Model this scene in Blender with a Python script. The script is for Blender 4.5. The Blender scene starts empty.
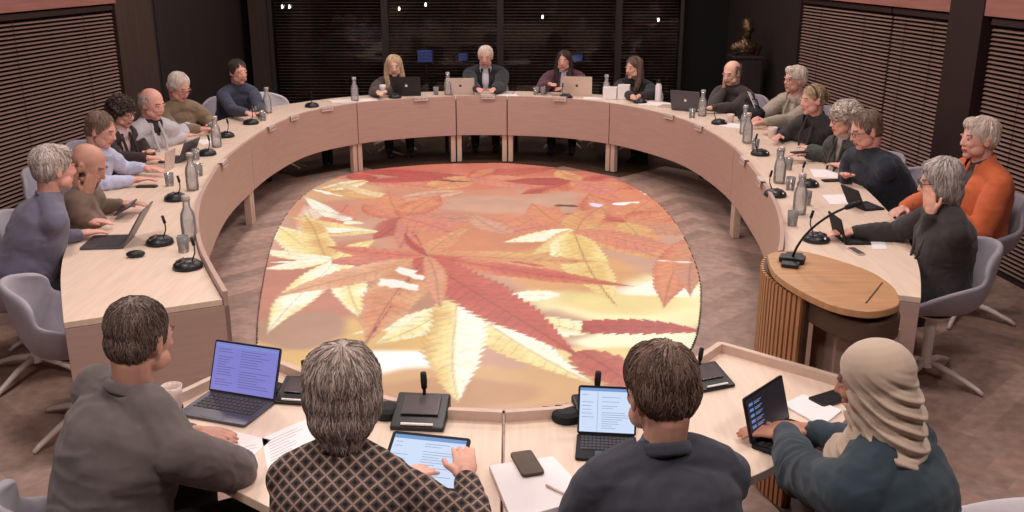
import bpy, bmesh, math, random
import numpy as np
from mathutils import Vector as V, Matrix, noise
random.seed(7)
C = bpy.context.scene.collection
PI = math.pi
F_PX = 950.0; PITCH = math.radians(17.6); CAM_H = 2.35

def gp(px, py, z):
    x = (px-512)/F_PX; u = (256-py)/F_PX
    d = (x, math.cos(PITCH)+u*math.sin(PITCH), -math.sin(PITCH)+u*math.cos(PITCH))
    t = (z-CAM_H)/d[2]
    return V((d[0]*t, d[1]*t, z))

def lin(c):
    return tuple(((v/255)/12.92 if v/255 <= .04045 else ((v/255+.055)/1.055)**2.4) for v in c)

# ------------------------------------------------------------ materials
def mat(name, rgb, rough=.6, metal=0., spec=.4, var=.12, scale=20., bump=0., bscale=60., coat=0., sheen=0., attr=None, stretch=(1,1,1), trans=0., emit=0., ior=1.45):
    m = bpy.data.materials.new(name); m.use_nodes = True
    n = m.node_tree.nodes; l = m.node_tree.links; b = n['Principled BSDF']
    c = lin(rgb)
    b.inputs['Base Color'].default_value = (*c, 1)
    b.inputs['Roughness'].default_value = rough; b.inputs['Metallic'].default_value = metal
    b.inputs['Specular IOR Level'].default_value = spec
    b.inputs['Coat Weight'].default_value = coat; b.inputs['Sheen Weight'].default_value = sheen
    b.inputs['Transmission Weight'].default_value = trans; b.inputs['IOR'].default_value = ior
    tc = n.new('ShaderNodeTexCoord'); mp = n.new('ShaderNodeMapping'); mp.inputs['Scale'].default_value = stretch
    l.new(tc.outputs['Object'], mp.inputs['Vector'])
    src = None
    if attr:
        a = n.new('ShaderNodeVertexColor'); a.layer_name = attr; src = a.outputs['Color']
    if var > 0 and not trans:
        no = n.new('ShaderNodeTexNoise'); no.inputs['Scale'].default_value = scale; no.inputs['Detail'].default_value = 4
        l.new(mp.outputs[0], no.inputs['Vector'])
        mr = n.new('ShaderNodeMapRange'); mr.inputs['From Min'].default_value = .3; mr.inputs['From Max'].default_value = .7
        mr.inputs['To Min'].default_value = 1-var; mr.inputs['To Max'].default_value = 1+var
        l.new(no.outputs['Fac'], mr.inputs['Value'])
        mx = n.new('ShaderNodeMix'); mx.data_type = 'RGBA'; mx.blend_type = 'MULTIPLY'; mx.inputs['Factor'].default_value = 1
        if src: l.new(src, mx.inputs['A'])
        else: mx.inputs['A'].default_value = (*c, 1)
        l.new(mr.outputs[0], mx.inputs['B']); src = mx.outputs['Result']
    if src: l.new(src, b.inputs['Base Color'])
    if bump > 0:
        nb = n.new('ShaderNodeTexNoise'); nb.inputs['Scale'].default_value = bscale; nb.inputs['Detail'].default_value = 5
        l.new(mp.outputs[0], nb.inputs['Vector'])
        bp = n.new('ShaderNodeBump'); bp.inputs['Strength'].default_value = bump; bp.inputs['Distance'].default_value = .01
        l.new(nb.outputs['Fac'], bp.inputs['Height']); l.new(bp.outputs[0], b.inputs['Normal'])
    if emit:
        if src and attr: l.new(src, b.inputs['Emission Color'])
        else: b.inputs['Emission Color'].default_value = (*c, 1)
        b.inputs['Emission Strength'].default_value = emit
    return m

M = {}
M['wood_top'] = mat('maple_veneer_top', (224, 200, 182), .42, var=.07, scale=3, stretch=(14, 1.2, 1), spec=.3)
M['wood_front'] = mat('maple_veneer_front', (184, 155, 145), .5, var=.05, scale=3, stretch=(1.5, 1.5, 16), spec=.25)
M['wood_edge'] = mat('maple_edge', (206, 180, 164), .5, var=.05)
M['oak'] = mat('oak_veneer', (176, 132, 94), .4, var=.14, scale=2.4, stretch=(2, 18, 2), spec=.4)
M['oak_slat'] = mat('oak_slat', (172, 122, 84), .5, var=.16, scale=4, stretch=(30, 30, 1))
M['oak_dark'] = mat('oak_dark_underside', (78, 58, 46), .5, var=.1)
M['black'] = mat('black_plastic', (30, 30, 33), .38, var=.05, spec=.5)
M['blackmat'] = mat('matt_black', (26, 26, 28), .7, var=.05)
M['screen_off'] = mat('screen_glass', (96, 88, 90), .15, var=.02, spec=.7)
M['grey_metal'] = mat('space_grey_metal', (92, 90, 98), .35, .6, var=.03)
M['silver'] = mat('silver_metal', (205, 190, 185), .38, .35, var=.03)
M['gold'] = mat('pale_gold_metal', (214, 192, 178), .38, .3, var=.03)
M['white'] = mat('white_plastic', (232, 226, 226), .4, var=.03)
M['paper'] = mat('paper', (240, 232, 234), .8, var=.02)
M['paper_ink'] = mat('paper_ink', (150, 142, 150), .8, var=.02)
M['ceramic'] = mat('ceramic', (226, 205, 196), .25, var=.03, spec=.6)
def glassmat(name, white=.27, ior=1.45):
    m = bpy.data.materials.new(name); m.use_nodes = True; n = m.node_tree.nodes; l = m.node_tree.links; n.clear()
    o = n.new('ShaderNodeOutputMaterial'); t = n.new('ShaderNodeBsdfTransparent'); g = n.new('ShaderNodeBsdfGlossy'); d = n.new('ShaderNodeBsdfDiffuse'); fr = n.new('ShaderNodeFresnel')
    t.inputs[0].default_value = (.99, .99, .99, 1); g.inputs['Roughness'].default_value = .06; d.inputs[0].default_value = (.85, .82, .82, 1); fr.inputs[0].default_value = ior
    a = n.new('ShaderNodeMixShader'); b = n.new('ShaderNodeMixShader'); a.inputs[0].default_value = white
    l.new(t.outputs[0], a.inputs[1]); l.new(d.outputs[0], a.inputs[2]); l.new(fr.outputs[0], b.inputs[0]); l.new(a.outputs[0], b.inputs[1]); l.new(g.outputs[0], b.inputs[2]); l.new(b.outputs[0], o.inputs[0]); return m
M['glass'] = glassmat('clear_glass')
M['water'] = glassmat('water', .04, 1.15)
M['chair'] = mat('grey_lilac_fabric', (158, 152, 164), .85, var=.06, bump=.25, bscale=500, sheen=.2)
M['chair_light'] = mat('light_grey_fabric', (206, 198, 204), .85, var=.04, bump=.25, bscale=500, sheen=.2)
M['white_metal'] = mat('white_painted_metal', (228, 214, 208), .35, var=.03)
M['dark_wall'] = mat('dark_wall', (46, 38, 36), .6, var=.2, scale=3, stretch=(8, 8, .6))
M['brown_wall'] = mat('brown_wall_panel', (66, 50, 44), .55, var=.15, scale=3, stretch=(10, 10, .5))
M['post'] = mat('dark_brown_post', (48, 32, 30), .5, var=.12, scale=5, stretch=(8, 8, .6))
M['valance'] = mat('reddish_wood', (160, 108, 98), .5, var=.15, scale=2, stretch=(1.2, 1.2, 18))
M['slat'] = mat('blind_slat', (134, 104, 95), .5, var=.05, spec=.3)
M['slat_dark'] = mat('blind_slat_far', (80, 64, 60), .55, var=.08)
M['backing'] = mat('night_backing', (14, 13, 13), .8, var=.1)
M['ceil'] = mat('ceiling_paint', (120, 104, 98), .8, var=.04)
M['bronze'] = mat('bronze', (98, 76, 58), .38, .75, var=.2, scale=25)
M['red_plastic'] = mat('red_plastic', (150, 40, 40), .4)
M['cable_white'] = mat('white_cable', (190, 170, 160), .5)
M['key'] = mat('key_caps', (66, 62, 66), .5, var=.02)
M['eye_white'] = mat('eye_white', (205, 190, 186), .3, var=0)
M['eye_dark'] = mat('iris', (38, 28, 26), .2, var=0, spec=.7)
M['lens'] = mat('lens', (250, 250, 250), .02, trans=1., var=0, ior=1.1)

def emis(name, rgb, s=1.0):
    m = bpy.data.materials.new(name); m.use_nodes = True; n = m.node_tree.nodes; b = n['Principled BSDF']
    b.inputs['Base Color'].default_value = (.02, .02, .02, 1); b.inputs['Roughness'].default_value = .25
    b.inputs['Emission Color'].default_value = (*lin(rgb), 1); b.inputs['Emission Strength'].default_value = s
    return m
M['scr_blue'] = emis('lit_screen_lilac', (132, 130, 208), .95)
M['scr_white'] = emis('lit_screen_white', (206, 222, 248), 1.0)
M['scr_bar'] = emis('screen_toolbar', (120, 160, 215), .9)
M['scr_text'] = emis('screen_text', (108, 104, 168), .8)
M['scr_text2'] = emis('screen_text_grey', (150, 160, 196), .9)
M['scr_dark'] = emis('dark_screen', (22, 20, 30), .8)
M['scr_icon'] = emis('screen_icons', (96, 132, 196), .9)
M['blue_glow'] = emis('blue_display', (74, 84, 150), .5)  # glow imitating screens mirrored in the far glass
M['lamp'] = emis('lamp_glow', (255, 236, 214), 6)  # glow imitating bright dots mirrored in the far glass

def skin(rgb, name='skin'):
    m = mat(name, rgb, .52, var=.07, scale=18, spec=.35, bump=.05, bscale=200)
    b = m.node_tree.nodes['Principled BSDF']; b.inputs['Subsurface Weight'].default_value = .08
    b.inputs['Subsurface Radius'].default_value = (.01, .004, .002)
    return m

# ------------------------------------------------------------ mesh helpers
class MB:
    def __init__(s): s.v = []; s.f = []; s.m = []
    def add(s, vs, fs, mi=0):
        o = len(s.v); s.v += [tuple(v) for v in vs]; s.f += [tuple(i+o for i in f) for f in fs]; s.m += [mi]*len(fs); return s
    def box(s, c, d, R=None, mi=0):
        c = V(c); vs = []
        for z in (-.5, .5):
            for y in (-.5, .5):
                for x in (-.5, .5):
                    p = V((x*d[0], y*d[1], z*d[2])); vs.append(c+(R @ p if R else p))
        return s.add(vs, [(0, 2, 3, 1), (4, 5, 7, 6), (0, 1, 5, 4), (2, 6, 7, 3), (0, 4, 6, 2), (1, 3, 7, 5)], mi)
    def lathe(s, prof, n=20, c=(0, 0, 0), R=None, mi=0):
        c = V(c); vs = []; fs = []; k = len(prof)
        for r, z in prof:
            for i in range(n):
                a = 2*PI*i/n; p = V((r*math.cos(a), r*math.sin(a), z)); vs.append(c+(R @ p if R else p))
        for j in range(k-1):
            for i in range(n): fs.append((j*n+i, j*n+(i+1) % n, (j+1)*n+(i+1) % n, (j+1)*n+i))
        fs.append(tuple(range(n))[::-1]); fs.append(tuple((k-1)*n+i for i in range(n)))
        return s.add(vs, fs, mi)
    def tube(s, pts, rad, n=8, mi=0):
        pts = [V(p) for p in pts]; k = len(pts)
        rad = rad if isinstance(rad, (list, tuple)) else [rad]*k
        vs = []; fs = []; up = None
        for j, p in enumerate(pts):
            d = (pts[min(j+1, k-1)]-pts[max(j-1, 0)]).normalized()
            if up is None: up = d.orthogonal().normalized()
            up = (up-d*up.dot(d))
            up = up.normalized() if up.length > 1e-6 else d.orthogonal().normalized()
            w = d.cross(up)
            for i in range(n):
                a = 2*PI*i/n; vs.append(p+(up*math.cos(a)+w*math.sin(a))*rad[j])
        for j in range(k-1):
            for i in range(n): fs.append((j*n+i, j*n+(i+1) % n, (j+1)*n+(i+1) % n, (j+1)*n+i))
        fs.append(tuple(range(n))[::-1]); fs.append(tuple((k-1)*n+i for i in range(n)))
        return s.add(vs, fs, mi)
    def ell(s, c, r, R=None, n=16, mi=0):
        c = V(c); r = (r, r, r) if not isinstance(r, (tuple, list)) else r
        vs = []; fs = []; h = max(6, n//2+2)
        vs.append(c+(R @ V((0, 0, -r[2])) if R else V((0, 0, -r[2]))))
        for j in range(1, h):
            b = -PI/2+PI*j/h
            for i in range(n):
                a = 2*PI*i/n; p = V((r[0]*math.cos(b)*math.cos(a), r[1]*math.cos(b)*math.sin(a), r[2]*math.sin(b)))
                vs.append(c+(R @ p if R else p))
        vs.append(c+(R @ V((0, 0, r[2])) if R else V((0, 0, r[2]))))
        for i in range(n): fs.append((0, 1+(i+1) % n, 1+i))
        for j in range(h-2):
            for i in range(n): fs.append((1+j*n+i, 1+j*n+(i+1) % n, 1+(j+1)*n+(i+1) % n, 1+(j+1)*n+i))
        o = 1+(h-2)*n; t = len(vs)-1
        for i in range(n): fs.append((o+i, o+(i+1) % n, t))
        return s.add(vs, fs, mi)
    def chain(s, pts, rad, n=12):
        pts = [V(p) for p in pts]
        for j in range(len(pts)-1):
            d = pts[j+1]-pts[j]
            if d.length < 1e-5: continue
            s.tube([pts[j], pts[j+1]], [rad[j], rad[j+1]], n)
        for p, r in zip(pts, rad): s.ell(p, r, n=n)
        return s
    def prism(s, pts, z0, z1, mi=0):
        n = len(pts); vs = [(p[0], p[1], z0) for p in pts]+[(p[0], p[1], z1) for p in pts]
        fs = [tuple(range(n))[::-1], tuple(range(n, 2*n))]+[(i, (i+1) % n, n+(i+1) % n, n+i) for i in range(n)]
        return s.add(vs, fs, mi)
    def xform(s, Mx):
        s.v = [tuple(Mx @ V(v)) for v in s.v]; return s
    def mesh(s, name, mats, smooth=True):
        me = bpy.data.meshes.new(name); me.from_pydata(s.v, [], s.f)
        for m in (mats if isinstance(mats, (list, tuple)) else [mats]): me.materials.append(M[m] if isinstance(m, str) else m)
        for p, mi in zip(me.polygons, s.m): p.material_index = mi; p.use_smooth = smooth
        bm = bmesh.new(); bm.from_mesh(me); bmesh.ops.recalc_face_normals(bm, faces=bm.faces); bm.to_mesh(me); bm.free()
        me.update(); return me
    def build(s, name, mats, parent=None, bevel=0., smooth=None, seg=2, sub=0):
        sm = (bevel > 0 or sub > 0) if smooth is None else smooth
        o = bpy.data.objects.new(name, s.mesh(name, mats, sm)); C.objects.link(o)
        if parent: o.parent = parent
        if bevel:
            b = o.modifiers.new('bevel', 'BEVEL'); b.width = bevel; b.segments = seg; b.limit_method = 'ANGLE'; b.harden_normals = True
        if sub:
            b = o.modifiers.new('sub', 'SUBSURF'); b.levels = sub; b.render_levels = sub
        return o

def tag(o, label=None, cat=None, group=None, kind=None):
    if label: o['label'] = label
    if cat: o['category'] = cat
    if group: o['group'] = group
    if kind: o['kind'] = kind
    return o
def empty(name, loc, rz=0., label=None, cat=None, group=None):
    o = bpy.data.objects.new(name, None); C.objects.link(o); o.location = loc; o.rotation_euler = (0, 0, rz); o.empty_display_size = .1
    return tag(o, label, cat, group)
def kids(o): return [x for x in bpy.data.objects if x.parent == o]
def copy_tree(o, parent=None):
    c = o.copy(); C.objects.link(c); c.parent = parent
    for ch in kids(o): copy_tree(ch, c)
    return c
def place(proto, used, loc, rz, label, group=None, scale=None):
    o = proto if not used else copy_tree(proto)
    used.append(1); o.location = loc; o.rotation_euler = (0, 0, rz)
    if scale: o.scale = (scale,)*3
    tag(o, label, group=group); return o
def struct(o): o['kind'] = 'structure'; return o

def fuse(mb, voxel, smooth=4, fac=.5):
    me = bpy.data.meshes.new('t'); me.from_pydata(mb.v, [], mb.f); me.update()
    o = bpy.data.objects.new('t', me); C.objects.link(o)
    r = o.modifiers.new('r', 'REMESH'); r.mode = 'VOXEL'; r.voxel_size = voxel; r.use_smooth_shade = True
    if smooth:
        s = o.modifiers.new('s', 'SMOOTH'); s.factor = fac; s.iterations = smooth
    dg = bpy.context.evaluated_depsgraph_get(); dg.update()
    out = bpy.data.meshes.new_from_object(o.evaluated_get(dg), depsgraph=dg)
    bpy.data.objects.remove(o); bpy.data.meshes.remove(me)
    return out
def arr(me):
    a = np.empty(len(me.vertices)*3, np.float32); me.vertices.foreach_get('co', a); return a.reshape(-1, 3)
def nrm(me):
    a = np.empty(len(me.vertices)*3, np.float32); me.vertices.foreach_get('normal', a); return a.reshape(-1, 3)
def setco(me, a):
    me.vertices.foreach_set('co', np.ascontiguousarray(a, np.float32).ravel()); me.update()
def fcent(me):
    a = np.empty(len(me.polygons)*3, np.float32); me.polygons.foreach_get('center', a); return a.reshape(-1, 3)
def finish(me, name, mats, parent=None, cut=None, solid=0.):
    for m in (mats if isinstance(mats, (list, tuple)) else [mats]): me.materials.append(M[m] if isinstance(m, str) else m)
    if cut is not None and cut.any():
        bm = bmesh.new(); bm.from_mesh(me); bm.faces.ensure_lookup_table()
        bmesh.ops.delete(bm, geom=[bm.faces[i] for i in np.nonzero(cut)[0]], context='FACES'); bm.to_mesh(me); bm.free()
    me.polygons.foreach_set('use_smooth', [True]*len(me.polygons)); me.name = name; me.update()
    o = bpy.data.objects.new(name, me); C.objects.link(o)
    if parent: o.parent = parent
    if solid:
        s = o.modifiers.new('s', 'SOLIDIFY'); s.thickness = solid; s.offset = -1
    return o
def setcol(me, cols, name='tint'):
    a = me.color_attributes.new(name, 'FLOAT_COLOR', 'POINT')
    c = np.ones((len(cols), 4), np.float32); c[:, :3] = cols; a.data.foreach_set('color', c.ravel())

# cheap vectorised value noise
_rs = np.random.RandomState(3); _T = _rs.rand(64, 64, 64).astype(np.float32)
def vn(p):
    p = np.asarray(p, np.float32); i = np.floor(p).astype(int); f = p-i; f = f*f*(3-2*f); i &= 63; j = (i+1) & 63
    x0, y0, z0 = i.T; x1, y1, z1 = j.T; fx, fy, fz = f.T
    c = lambda a, b, d: _T[a, b, d]
    a = c(x0, y0, z0)*(1-fx)+c(x1, y0, z0)*fx; b = c(x0, y1, z0)*(1-fx)+c(x1, y1, z0)*fx
    d = c(x0, y0, z1)*(1-fx)+c(x1, y0, z1)*fx; e = c(x0, y1, z1)*(1-fx)+c(x1, y1, z1)*fx
    return ((a*(1-fy)+b*fy)*(1-fz)+(d*(1-fy)+e*fy)*fz)*2-1

def crom(pts, n=8, closed=False):
    P = [V(p).to_2d() if len(p) > 2 else V(p) for p in pts]; k = len(P); out = []
    for i in range(k if closed else k-1):
        g = (lambda q: P[q % k]) if closed else (lambda q: P[max(0, min(k-1, q))])
        a, b, c, d = g(i-1), g(i), g(i+1), g(i+2)
        for j in range(n):
            t = j/n
            out.append(.5*((2*b)+(c-a)*t+(2*a-5*b+4*c-d)*t*t+(3*b-a-3*c+d)*t**3))
    if not closed: out.append(P[-1])
    return out

# ------------------------------------------------------------ SETTING
def wall_seg(name, a, b, z0, z1, m, th=.08):
    a = V(a); b = V(b); d = (b-a).normalized(); nn = V((-d.y, d.x))*th
    mb = MB().prism([a, b, b+nn, a+nn], z0, z1); return struct(mb.build(name, m))
H = 3.3
LW = lambda y: V((-4.2+.1465*(y-8.1), y))      # left wall line
RW = lambda y: V((3.8-.122*(y-7.3), y))        # right wall line
# herringbone parquet
def floor():
    mb = MB(); cols = []
    L, W = .84, .14; n = int(L/W)
    q = math.sqrt(.5)
    for a in range(-40, 62):
        for b in range(-14, 16):
            # herringbone lattice: planks alternate along two axes
            for k in (0, 1):
                ox = a*W+b*L; oy = a*W-b*L
                if k == 0: r = (ox, oy, ox+L, oy+W)
                else: r = (ox, oy+W, ox+W, oy+W+L)
                vs = [(r[0], r[1]), (r[2], r[1]), (r[2], r[3]), (r[0], r[3])]
                pts = [((x-y)*q*1., (x+y)*q-2) for x, y in vs]
                ca = sum(p[0] for p in pts)/4; cb = sum(p[1] for p in pts)/4
                if -5.6 < ca < 5.6 and -1.2 < cb < 14.4:
                    mb.add([(p[0], p[1], 0) for p in pts], [(0, 1, 2, 3)])
                    t = random.uniform(.72, 1.12); h = random.uniform(-.03, .03); cols.append((t*(1+h), t, t*(1-h)))
    me = mb.mesh('floor', [], False)
    at = me.color_attributes.new('tint', 'FLOAT_COLOR', 'CORNER')
    base = np.array(lin((172, 144, 133)))
    c = np.ones((len(me.loops), 4), np.float32)
    for i, p in enumerate(me.polygons):
        for li in p.loop_indices: c[li, :3] = base*np.array(cols[i])
    at.data.foreach_set('color', c.ravel())
    m = mat('parquet', (110, 85, 75), .42, var=.2, scale=5, attr='tint', spec=.35, stretch=(3, 3, 1), bump=.05, bscale=30)
    me.materials.append(m)
    o = bpy.data.objects.new('floor', me); C.objects.link(o); struct(o)
    # subfloor slab so the boards have depth
    s = MB().box((0, 6.6, -.06), (11.4, 15.8, .1)).build('trim_1', 'oak_dark'); struct(s)
floor()
struct(MB().box((0, 6.6, H+.05), (11.4, 15.8, .1)).build('ceiling', 'ceil'))
wall_seg('wall_left', LW(-1.2), LW(10.3), 0, H, 'backing')
wall_seg('wall_left_far', V((-3.87, 10.38)), V((-3.72, 13.62)), 0, H, 'dark_wall')
wall_seg('wall_right', RW(11.1), RW(-1.2), 0, H, 'backing')
wall_seg('wall_right_far', V((3.02, 13.62)), RW(11.1), 0, H, 'dark_wall')
wall_seg('wall_far', V((-3.8, 13.62)), V((3.1, 13.62)), 0, H, 'backing')
wall_seg('wall_near', V((5.2, -1.2)), V((-5.8, -1.2)), 0, H, 'brown_wall')

def along(fn, y): return fn(y)
def blind(fn, y0, y1, side, m, label, ztop=1.86, zbot=.02, step=.0345, headrail=True, group=None, tilt=.5):
    a = fn(y0); b = fn(y1); d = (b-a).normalized(); n = V((-d.y, d.x))*side; L = (b-a).length
    root = empty('venetian_blind', (a.x, a.y, 0), 0, label, 'blind', group)
    o2 = n*.075
    mb = MB(); z = zbot+.02
    n3 = V((n.x, n.y, 0)); d3 = V((d.x, d.y, 0))
    while z < ztop-.03:
        # slat: slightly cambered strip tilted towards the room
        w = .026; t = tilt
        pr = [(-.5, .0), (-.2, .0035), (.2, .0035), (.5, 0)]
        vs = []
        for e in (0, L):
            for s_, c_ in pr:
                for th in (0, .0012):
                    q = n3*(.075+s_*w*math.cos(t))+d3*e; vs.append((q.x, q.y, z-s_*w*math.sin(t)+c_+th))
        fs = []
        for i in range(3):
            fs.append((i*2, i*2+2, i*2+10, i*2+8)); fs.append((i*2+1, i*2+9, i*2+11, i*2+3))
        fs += [(0, 8, 9, 1), (6, 7, 15, 14)]
        mb.add(vs, fs); z += step
    mb.build('slats', m, root)
    R = Matrix(((d.x, n.x, 0), (d.y, n.y, 0), (0, 0, 1)))
    MB().box(R @ V((L/2, .075, ztop+.0)), (L, .05, .05), R).build('head_rail', 'post', root, .004)
    MB().box(R @ V((L/2, .075, zbot+.008)), (L, .028, .016), R).build('bottom_rail', 'post', root, .003)
    k = max(2, int(L/.9)); cm = MB()
    for i in range(k):
        e = L*(i+.5)/k; p = R @ V((e, .092, 0)); cm.tube([(p.x, p.y, zbot), (p.x, p.y, ztop)], .0022, 5)
    cm.build('ladder_cord', 'post', root)
    return root
blind(LW, 6.55, 9.56, -1, 'slat', 'brown venetian blind on left wall, right-hand one behind the seated row')
blind(LW, 2.6, 6.48, -1, 'slat', 'brown venetian blind at the far left edge behind the grey-sweater man')
blind(RW, 8.06, 9.0, 1, 'slat', 'narrow brown venetian blind just left of the dark post on right wall')
blind(RW, 9.03, 11.0, 1, 'slat', 'wide brown venetian blind nearest the bust on the right wall')
blind(RW, 3.0, 7.5, 1, 'slat', 'brown venetian blind right of the dark post behind the orange jacket')
def bar(name, fn, y0, y1, side, z0, z1, th, m):
    a = fn(y0); b = fn(y1); d = (b-a).normalized(); n = V((-d.y, d.x))*side*th
    return struct(MB().prism([a, b, b+n, a+n], z0, z1).build(name, m, None, .004))
bar('trim_2', RW, 7.56, 8.02, 1, 0, H, .14, 'post')
bar('trim_3', LW, 9.6, 10.3, -1, 0, H, .10, 'brown_wall')
bar('trim_4', LW, -1.1, 9.58, -1, 1.9, 2.5, .13, 'valance')
bar('trim_5', RW, -1.1, 7.56, 1, 1.9, 2.5, .13, 'valance')
bar('trim_6', RW, 8.02, 11.05, 1, 1.9, 2.5, .13, 'valance')
bar('trim_7', RW, 11.04, 11.1, 1, 0, H, .1, 'post')
bar('baseboard_right', RW, 3, 7.5, 1, 0, .02, .12, 'post')
# thin shiny edge of the dark panel on the left
struct(MB().box((-3.80, 10.42, 1.5), (.02, .02, 3)).build('trim_8', mat('steel_edge', (110, 104, 104), .3, .8)))
# far wall: brown column, windows with blinds
struct(MB().box((-3.46, 13.45, 1.65), (.28, .22, 3.3)).build('trim_9', 'brown_wall', None, .01))
for i, (xa, xb) in enumerate([(-3.28, -1.78), (-1.7, -.2), (-.12, 1.42), (1.5, 2.3)]):
    w = struct(MB().box(((xa+xb)/2, 13.34, 1.35), (xb-xa, .012, 2.5)).build('window_%d' % (i+1), mat('window_glass', (235, 235, 235), .04, trans=1., var=0, ior=1.35)))
    fr = MB()
    for x in (xa-.02, xb+.02): fr.box((x, 13.34, 1.35), (.05, .06, 2.6))
    fr.box(((xa+xb)/2, 13.34, .07), (xb-xa, .06, .06)); fr.build('window_frame', 'dark_wall', w, .004)
FW = lambda t: V((t, 13.6))
fl = ['behind the empty chair', 'behind the blonde woman', 'behind the white-haired man in suit', 'behind the long-haired woman in black']
for i, (xa, xb) in enumerate([(-3.28, -1.78), (-1.7, -.2), (-.12, 1.42), (1.5, 2.3)]):
    a, b = xa, xb
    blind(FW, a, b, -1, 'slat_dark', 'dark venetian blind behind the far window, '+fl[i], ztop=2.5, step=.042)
for k, (px, py, w, h) in enumerate([(425, 56, .2, .17), (463, 57, .12, .1), (577, 58, .15, .09)]):  # added glowing panels in place of blue reflections in the far window
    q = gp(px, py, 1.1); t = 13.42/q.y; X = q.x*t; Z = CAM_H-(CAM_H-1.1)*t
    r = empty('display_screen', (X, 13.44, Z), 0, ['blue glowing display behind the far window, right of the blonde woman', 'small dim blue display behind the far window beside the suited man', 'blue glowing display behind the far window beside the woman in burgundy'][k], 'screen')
    MB().box((0, 0, 0), (w+.03, .03, h+.03)).build('housing', 'black', r, .004)  # housing is part of the added reflection panel
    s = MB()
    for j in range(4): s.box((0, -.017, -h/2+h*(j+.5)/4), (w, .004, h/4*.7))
    s.build('display', 'blue_glow', r); MB().box((0, .01, (-h/2-Z)/2), (.03, .02, Z-h/2)).build('stand', 'black', r)  # display and stand are parts of the added reflection panel
for k, (px, py) in enumerate([(286, 7), (293, 7), (401, 9), (427, 5), (656, 20), (542, 17)]):  # added glowing beads in place of bright reflections on the far window
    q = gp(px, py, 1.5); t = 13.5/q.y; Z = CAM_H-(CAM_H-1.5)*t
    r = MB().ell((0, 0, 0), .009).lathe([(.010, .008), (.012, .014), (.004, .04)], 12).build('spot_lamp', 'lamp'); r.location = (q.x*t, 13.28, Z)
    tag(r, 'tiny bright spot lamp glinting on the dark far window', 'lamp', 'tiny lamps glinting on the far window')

# ------------------------------------------------------------ LED FLOOR
mat_pts = [(-1.5, 5.2), (-1.7, 5.9), (-1.93, 7.05), (-2.08, 8.02), (-2.14, 9.0), (-2.06, 9.85), (-1.75, 10.5), (-1.07, 10.88), (-.45, 10.98), (.09, 10.94), (.98, 10.41), (1.38, 9.48), (1.5, 8.34), (1.45, 7.05), (1.31, 6.17), (1.12, 5.47), (.85, 5.0), (.4, 4.72), (-.2, 4.6), (-.8, 4.66), (-1.25, 4.84)]
outline = crom(mat_pts, 10, True)
root = empty('floor_screen', (-.3, 7.8, 0), 0, 'large oval floor screen lit with red and yellow maple leaves, inside the ring', 'floor screen')
MB().prism([(p.x+.3, p.y-7.8) for p in outline], .0, .010).build('edge_trim', 'blackmat', root)
dx, dy = .0115, .017
xs = np.arange(-2.25, 1.65, dx); ys = np.arange(4.5, 11.1, dy)
GX, GY = np.meshgrid(xs, ys); P = np.stack([GX.ravel(), GY.ravel()], 1)
poly = np.array([(p.x, p.y) for p in outline])
inside = np.zeros(len(P), bool); j = len(poly)-1
for i in range(len(poly)):
    a, b = poly[i], poly[j]
    c = ((a[1] > P[:, 1]) != (b[1] > P[:, 1])) & (P[:, 0] < (b[0]-a[0])*(P[:, 1]-a[1])/(b[1]-a[1]+1e-9)+a[0]); inside ^= c; j = i
P3 = np.stack([P[:, 0], P[:, 1], np.zeros(len(P))], 1)
def fbm(s, o=0):
    return vn(P3*s+o)*.6+vn(P3*s*2.1+o+5)*.3+vn(P3*s*4.3+o+9)*.15
def LC(c): return np.array(lin(c))
# soft background blobs: (px,py,radius_x,radius_y metres, colour)
col = np.tile(LC((206, 150, 122)), (len(P), 1))
def blob(px, py, rx, ry, c, k=1.0, w=.35):
    q = gp(px, py, 0); d = np.sqrt(((P[:, 0]-q.x)/rx)**2+((P[:, 1]-q.y)/ry)**2)+fbm(2.2, px*.1)*w
    a = np.clip((1.15-d)/.35, 0, 1)*k; a = (a*a*(3-2*a))[:, None]; col[:] = col*(1-a)+LC(c)*a
for b in [(300, 300, .7, 1.3, (196, 118, 92)), (330, 345, .7, .45, (222, 172, 88)), (300, 330, .3, .3, (180, 130, 100)), (400, 370, .42, .22, (255, 252, 240)), (520, 385, .9, .28, (214, 160, 100)), (470, 395, .5, .2, (200, 140, 90)),
          (640, 305, .75, .65, (250, 232, 168)), (620, 300, .5, .3, (240, 212, 130)), (650, 345, .5, .35, (252, 244, 200)), (600, 360, .5, .2, (236, 205, 130)), (650, 290, .35, .2, (255, 250, 225)),
          (400, 200, 1.3, .9, (208, 132, 98)), (500, 175, 1.6, .7, (205, 100, 70)), (380, 178, .8, .45, (206, 78, 62)), (470, 182, .9, .4, (214, 110, 74)), (600, 185, .7, .5, (216, 124, 84)), (640, 210, .6, .8, (220, 124, 80)),
          (330, 190, .5, .5, (216, 160, 110)), (480, 240, .9, .9, (216, 128, 82)), (560, 270, .6, .6, (226, 158, 92)), (420, 290, .6, .5, (196, 130, 96)), (540, 330, .4, .25, (205, 160, 120)), (500, 205, .7, .35, (208, 150, 120))]: blob(*b)
sh = fbm(3.5, 30)[:, None]; col *= 1+.12*sh
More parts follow.
